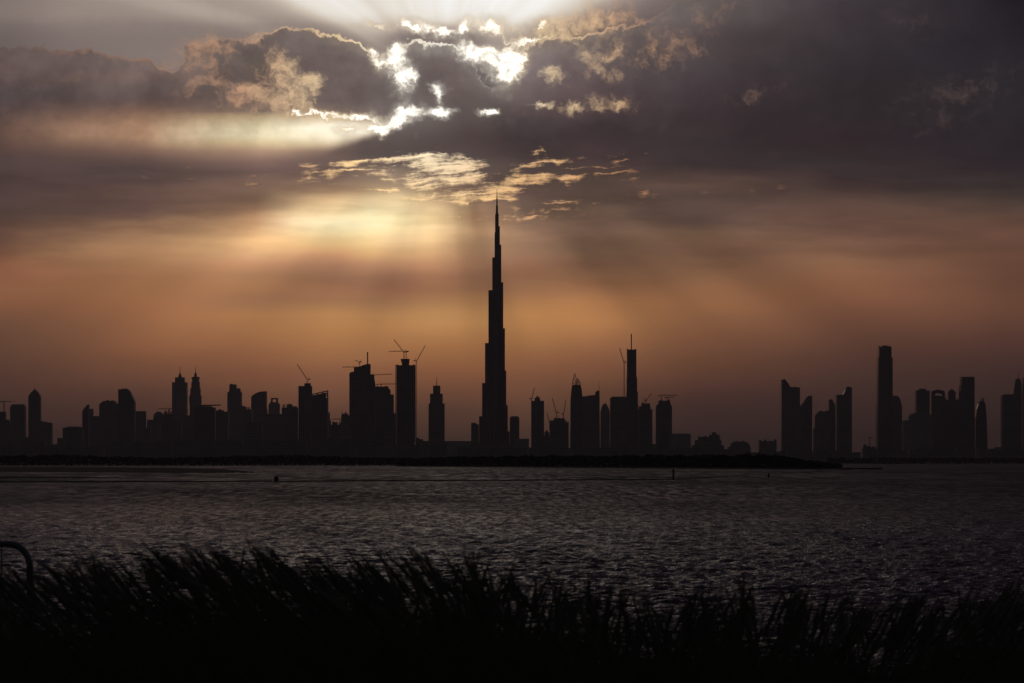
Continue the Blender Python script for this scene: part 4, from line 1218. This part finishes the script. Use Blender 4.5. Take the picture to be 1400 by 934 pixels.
tube(bm, [(-0.015, 0, 0.18), (-2.085, 0, 0.18)], 0.014, 8)
obj('lower_rail', bm, M['dark_metal'], t, True)
for i in range(12):
    bm = bmesh.new()
    xb = at(2.0, 743, D).x - x_r - 0.1655 * i
    tube(bm, [(xb, 0, 0.185), (xb, 0, zt - 0.012)], 0.0058, 6)
    if xb > -2.05: obj('bar', bm, M['dark_metal'], t, True)
    else: bm.free()
bm = bmesh.new()
zh = at(0, 793, D).z - bz
tube(bm, [(0.012, 0, zh + .02), (0.045, 0, zh + .022), (0.058, 0, zh + .008), (0.058, 0, zh - .025)], 0.008, 8)
obj('hook', bm, M['dark_metal'], t, True)
for xf in (-0.05, -2.05):
    bm = bmesh.new()
    tube(bm, [(xf, -0.28, 0.02), (xf, -0.05, 0.06), (xf, 0.05, 0.06), (xf, 0.28, 0.02)], 0.014, 8)
    obj('foot', bm, M['dark_metal'], t, True)

# ------------------------------------------------------------------ tall grass with plumes
M['blade'] = leaf_mat('grass_blades', (0.16, 0.13, 0.08))
M['plume'] = leaf_mat('grass_plumes', (0.22, 0.17, 0.13))
rs = np.random.RandomState(21)
TIPX = [-80,0,40,75,105,135,165,190,210,240,270,290,320,345,370,400,425,450,480,505,530,555,580,605,640,680,705,730,750,780,806,840,880,905,935,962,990,1016,1050,1085,1105,1140,1165,1195,1230,1262,1290,1320,1345,1375,1400,1480]
TIPY = [775,768,772,765,760,762,764,752,745,762,744,742,752,737,748,772,762,768,757,764,746,748,750,766,752,768,768,780,783,792,787,806,808,812,808,802,800,790,804,798,803,818,800,826,812,812,822,802,804,800,800,800]
def tip_y(p): return np.interp(p, TIPX, TIPY)
def lean_of(p): return np.interp(p, [-80, 0, 250, 450, 560, 650, 700, 800, 950, 1100, 1250, 1400, 1480], [-.62, -.62, -.52, -.55, -.42, -.12, .12, .02, .02, .16, .26, .36, .36])
GV, GF, GS, GM = [], [], [], []
nv = 0
def add(verts, faces, mi):
    global nv
    GV.append(np.asarray(verts))
    for f in faces:
        GF.extend([i + nv for i in f]); GS.append(len(f)); GM.append(mi)
    nv += len(verts)

def strand(base, tip, lean, d, w, segs, droop=0.0):
    """points along a bent stalk from the ground to its tip"""
    out = []
    for i in range(segs + 1):
        t = i / segs
        k = t ** 1.6
        x = base[0] + (tip[0] - base[0]) * k
        y = base[1] + (tip[1] - base[1]) * t
        z = base[2] + (tip[2] - base[2]) * (t ** (1.0 - 0.18 * droop))
        out.append(Vector((x, y, z)))
    return out

def blade(px_, ty, d, width, bend, segs=4):
    tip = at(px_, ty, d)
    z0 = bank_z(tip.x, d)
    h = max(0.15, tip.z - z0)
    base = (tip.x - bend * h, d + rs.normal(0, .12), z0)
    pts = strand(base, tip, bend, d, width, segs, 0.6)
    a = rs.uniform(0, math.pi)
    side = Vector((math.cos(a), math.sin(a) * .6, 0)).normalized()
    vs, fs = [], []
    for i, p in enumerate(pts):
        ww = width * (1 - (i / segs) ** 1.6) * 0.5
        if i < segs:
            vs += [p - side * ww, p + side * ww]
        else:
            vs.append(p)
    for i in range(segs - 1):
        fs.append((2 * i, 2 * i + 1, 2 * i + 3, 2 * i + 2))
    fs.append((2 * segs - 2, 2 * segs - 1, 2 * segs))
    add(vs, fs, 0)

def plume(px_, ty, d, lean, length, width):
    tip = at(px_, ty, d)
    z0 = bank_z(tip.x, d)
    h = max(0.4, tip.z - z0)
    base = (tip.x - lean * h * 0.85, d + rs.normal(0, .1), z0)
    pts = strand(base, tip, lean, d, 0.004, 10, 0.3)
    # stalk
    side = Vector((1, 0.3, 0)).normalized()
    vs, fs = [], []
    for p in pts:
        vs += [p - side * .0016, p + side * .0016]
    for i in range(10):
        fs.append((2 * i, 2 * i + 1, 2 * i + 3, 2 * i + 2))
    add(vs, fs, 0)
    # walk the last `length` of the stalk
    dirv = (pts[-1] - pts[-3]).normalized()
    arch = Vector((math.copysign(0.10, lean) * rs.uniform(.2, 1.6), rs.normal(0, .05), -0.05 * rs.uniform(0, 1.5)))
    def axis(t):   # t from 0 (bottom of the plume) to 1 (tip)
        return pts[-1] - dirv * length * (1 - t) + arch * length * t * t
    u = dirv.cross(Vector((0, 1, 0))).normalized(); v = dirv.cross(u)
    n = 6
    vs, fs = [], []
    prof = (0.12, .42, .58, .55, .40, .22, .05)
    for i, r in enumerate(prof):
        c = axis(i / 6.0)
        for k in range(n):
            a = 2 * math.pi * k / n
            vs.append(c + (u * math.cos(a) + v * math.sin(a)) * width * .36 * r * rs.uniform(.8, 1.2))
    for i in range(6):
        for k in range(n):
            fs.append((i * n + k, i * n + (k + 1) % n, (i + 1) * n + (k + 1) % n, (i + 1) * n + k))
    add(vs, fs, 1)
    vs, fs = [], []
    for k in range(95):
        t = rs.rand() ** .9
        c = axis(t)
        a = rs.rand() * 6.283
        rad = (u * math.cos(a) + v * math.sin(a))
        e = c + rad * width * (.34 + .25 * rs.rand()) * (math.sin(math.pi * (0.1 + .86 * t)) ** .7) + dirv * length * (.10 + .10 * rs.rand())
        s_ = rad.cross(dirv) * .0013
        vs += [c - s_, c + s_, e]
        fs.append((3 * k, 3 * k + 1, 3 * k + 2))
    add(vs, fs, 1)

for i in range(930):
    p = rs.uniform(-230, 1630)
    if rs.rand() < 0.25 and p > 820: continue
    d = rs.uniform(11.2, 16.5)
    off = abs(rs.normal(0, 1)) * 32 if rs.rand() < .75 else rs.uniform(20, 80)
    ty = tip_y(p) + off
    plume(p, ty, d, lean_of(p) + rs.normal(0, .22), rs.uniform(.20, .36), rs.uniform(.036, .056))
for i in range(75):
    p = rs.uniform(-60, 1460)
    plume(p, tip_y(p) + rs.uniform(-9, 8), rs.uniform(11.4, 14.5), lean_of(p) + rs.normal(0, .12), rs.uniform(.24, .36), rs.uniform(.044, .058))
for x_, y_ in ((195,748),(212,746),(268,745),(288,743),(344,737),(371,749),(412,771),(440,766),(525,748),(552,748),(578,752),(640,758),(646,756),(806,787),(1016,790),(962,802),(1105,799),(1158,799),(1328,800),(1376,799),(130,762),(118,760),(162,762),(62,768)):
    plume(x_, y_, rs.uniform(11.5, 15), lean_of(x_) + rs.normal(0, .05), rs.uniform(.24, .33), rs.uniform(.044, .058))
for i in range(33500):
    p = rs.uniform(-250, 1650)
    d = rs.uniform(8.5, 18.0)
    dense = tip_y(p) + 56 + 16 * math.sin(p * .037) + 10 * math.sin(p * .011 + 1)
    if p > 780: dense += 10
    ty = dense + abs(rs.normal(0, 34)) - 6 if rs.rand() < .8 else dense - rs.uniform(0, 38)
    if rs.rand() < .35: ty += rs.uniform(20, 90)
    blade(p, ty, d, rs.uniform(.004, .009), lean_of(p) * 1.0 + rs.normal(0, .38))
g = np_mesh('grass', np.concatenate([np.array([tuple(v) for v in a]) for a in GV]), GF, GS, [M['blade'], M['plume']], GM)
tag(g, 'tall feathery plumed grass in black silhouette along the near bank', 'grass', kind='stuff')
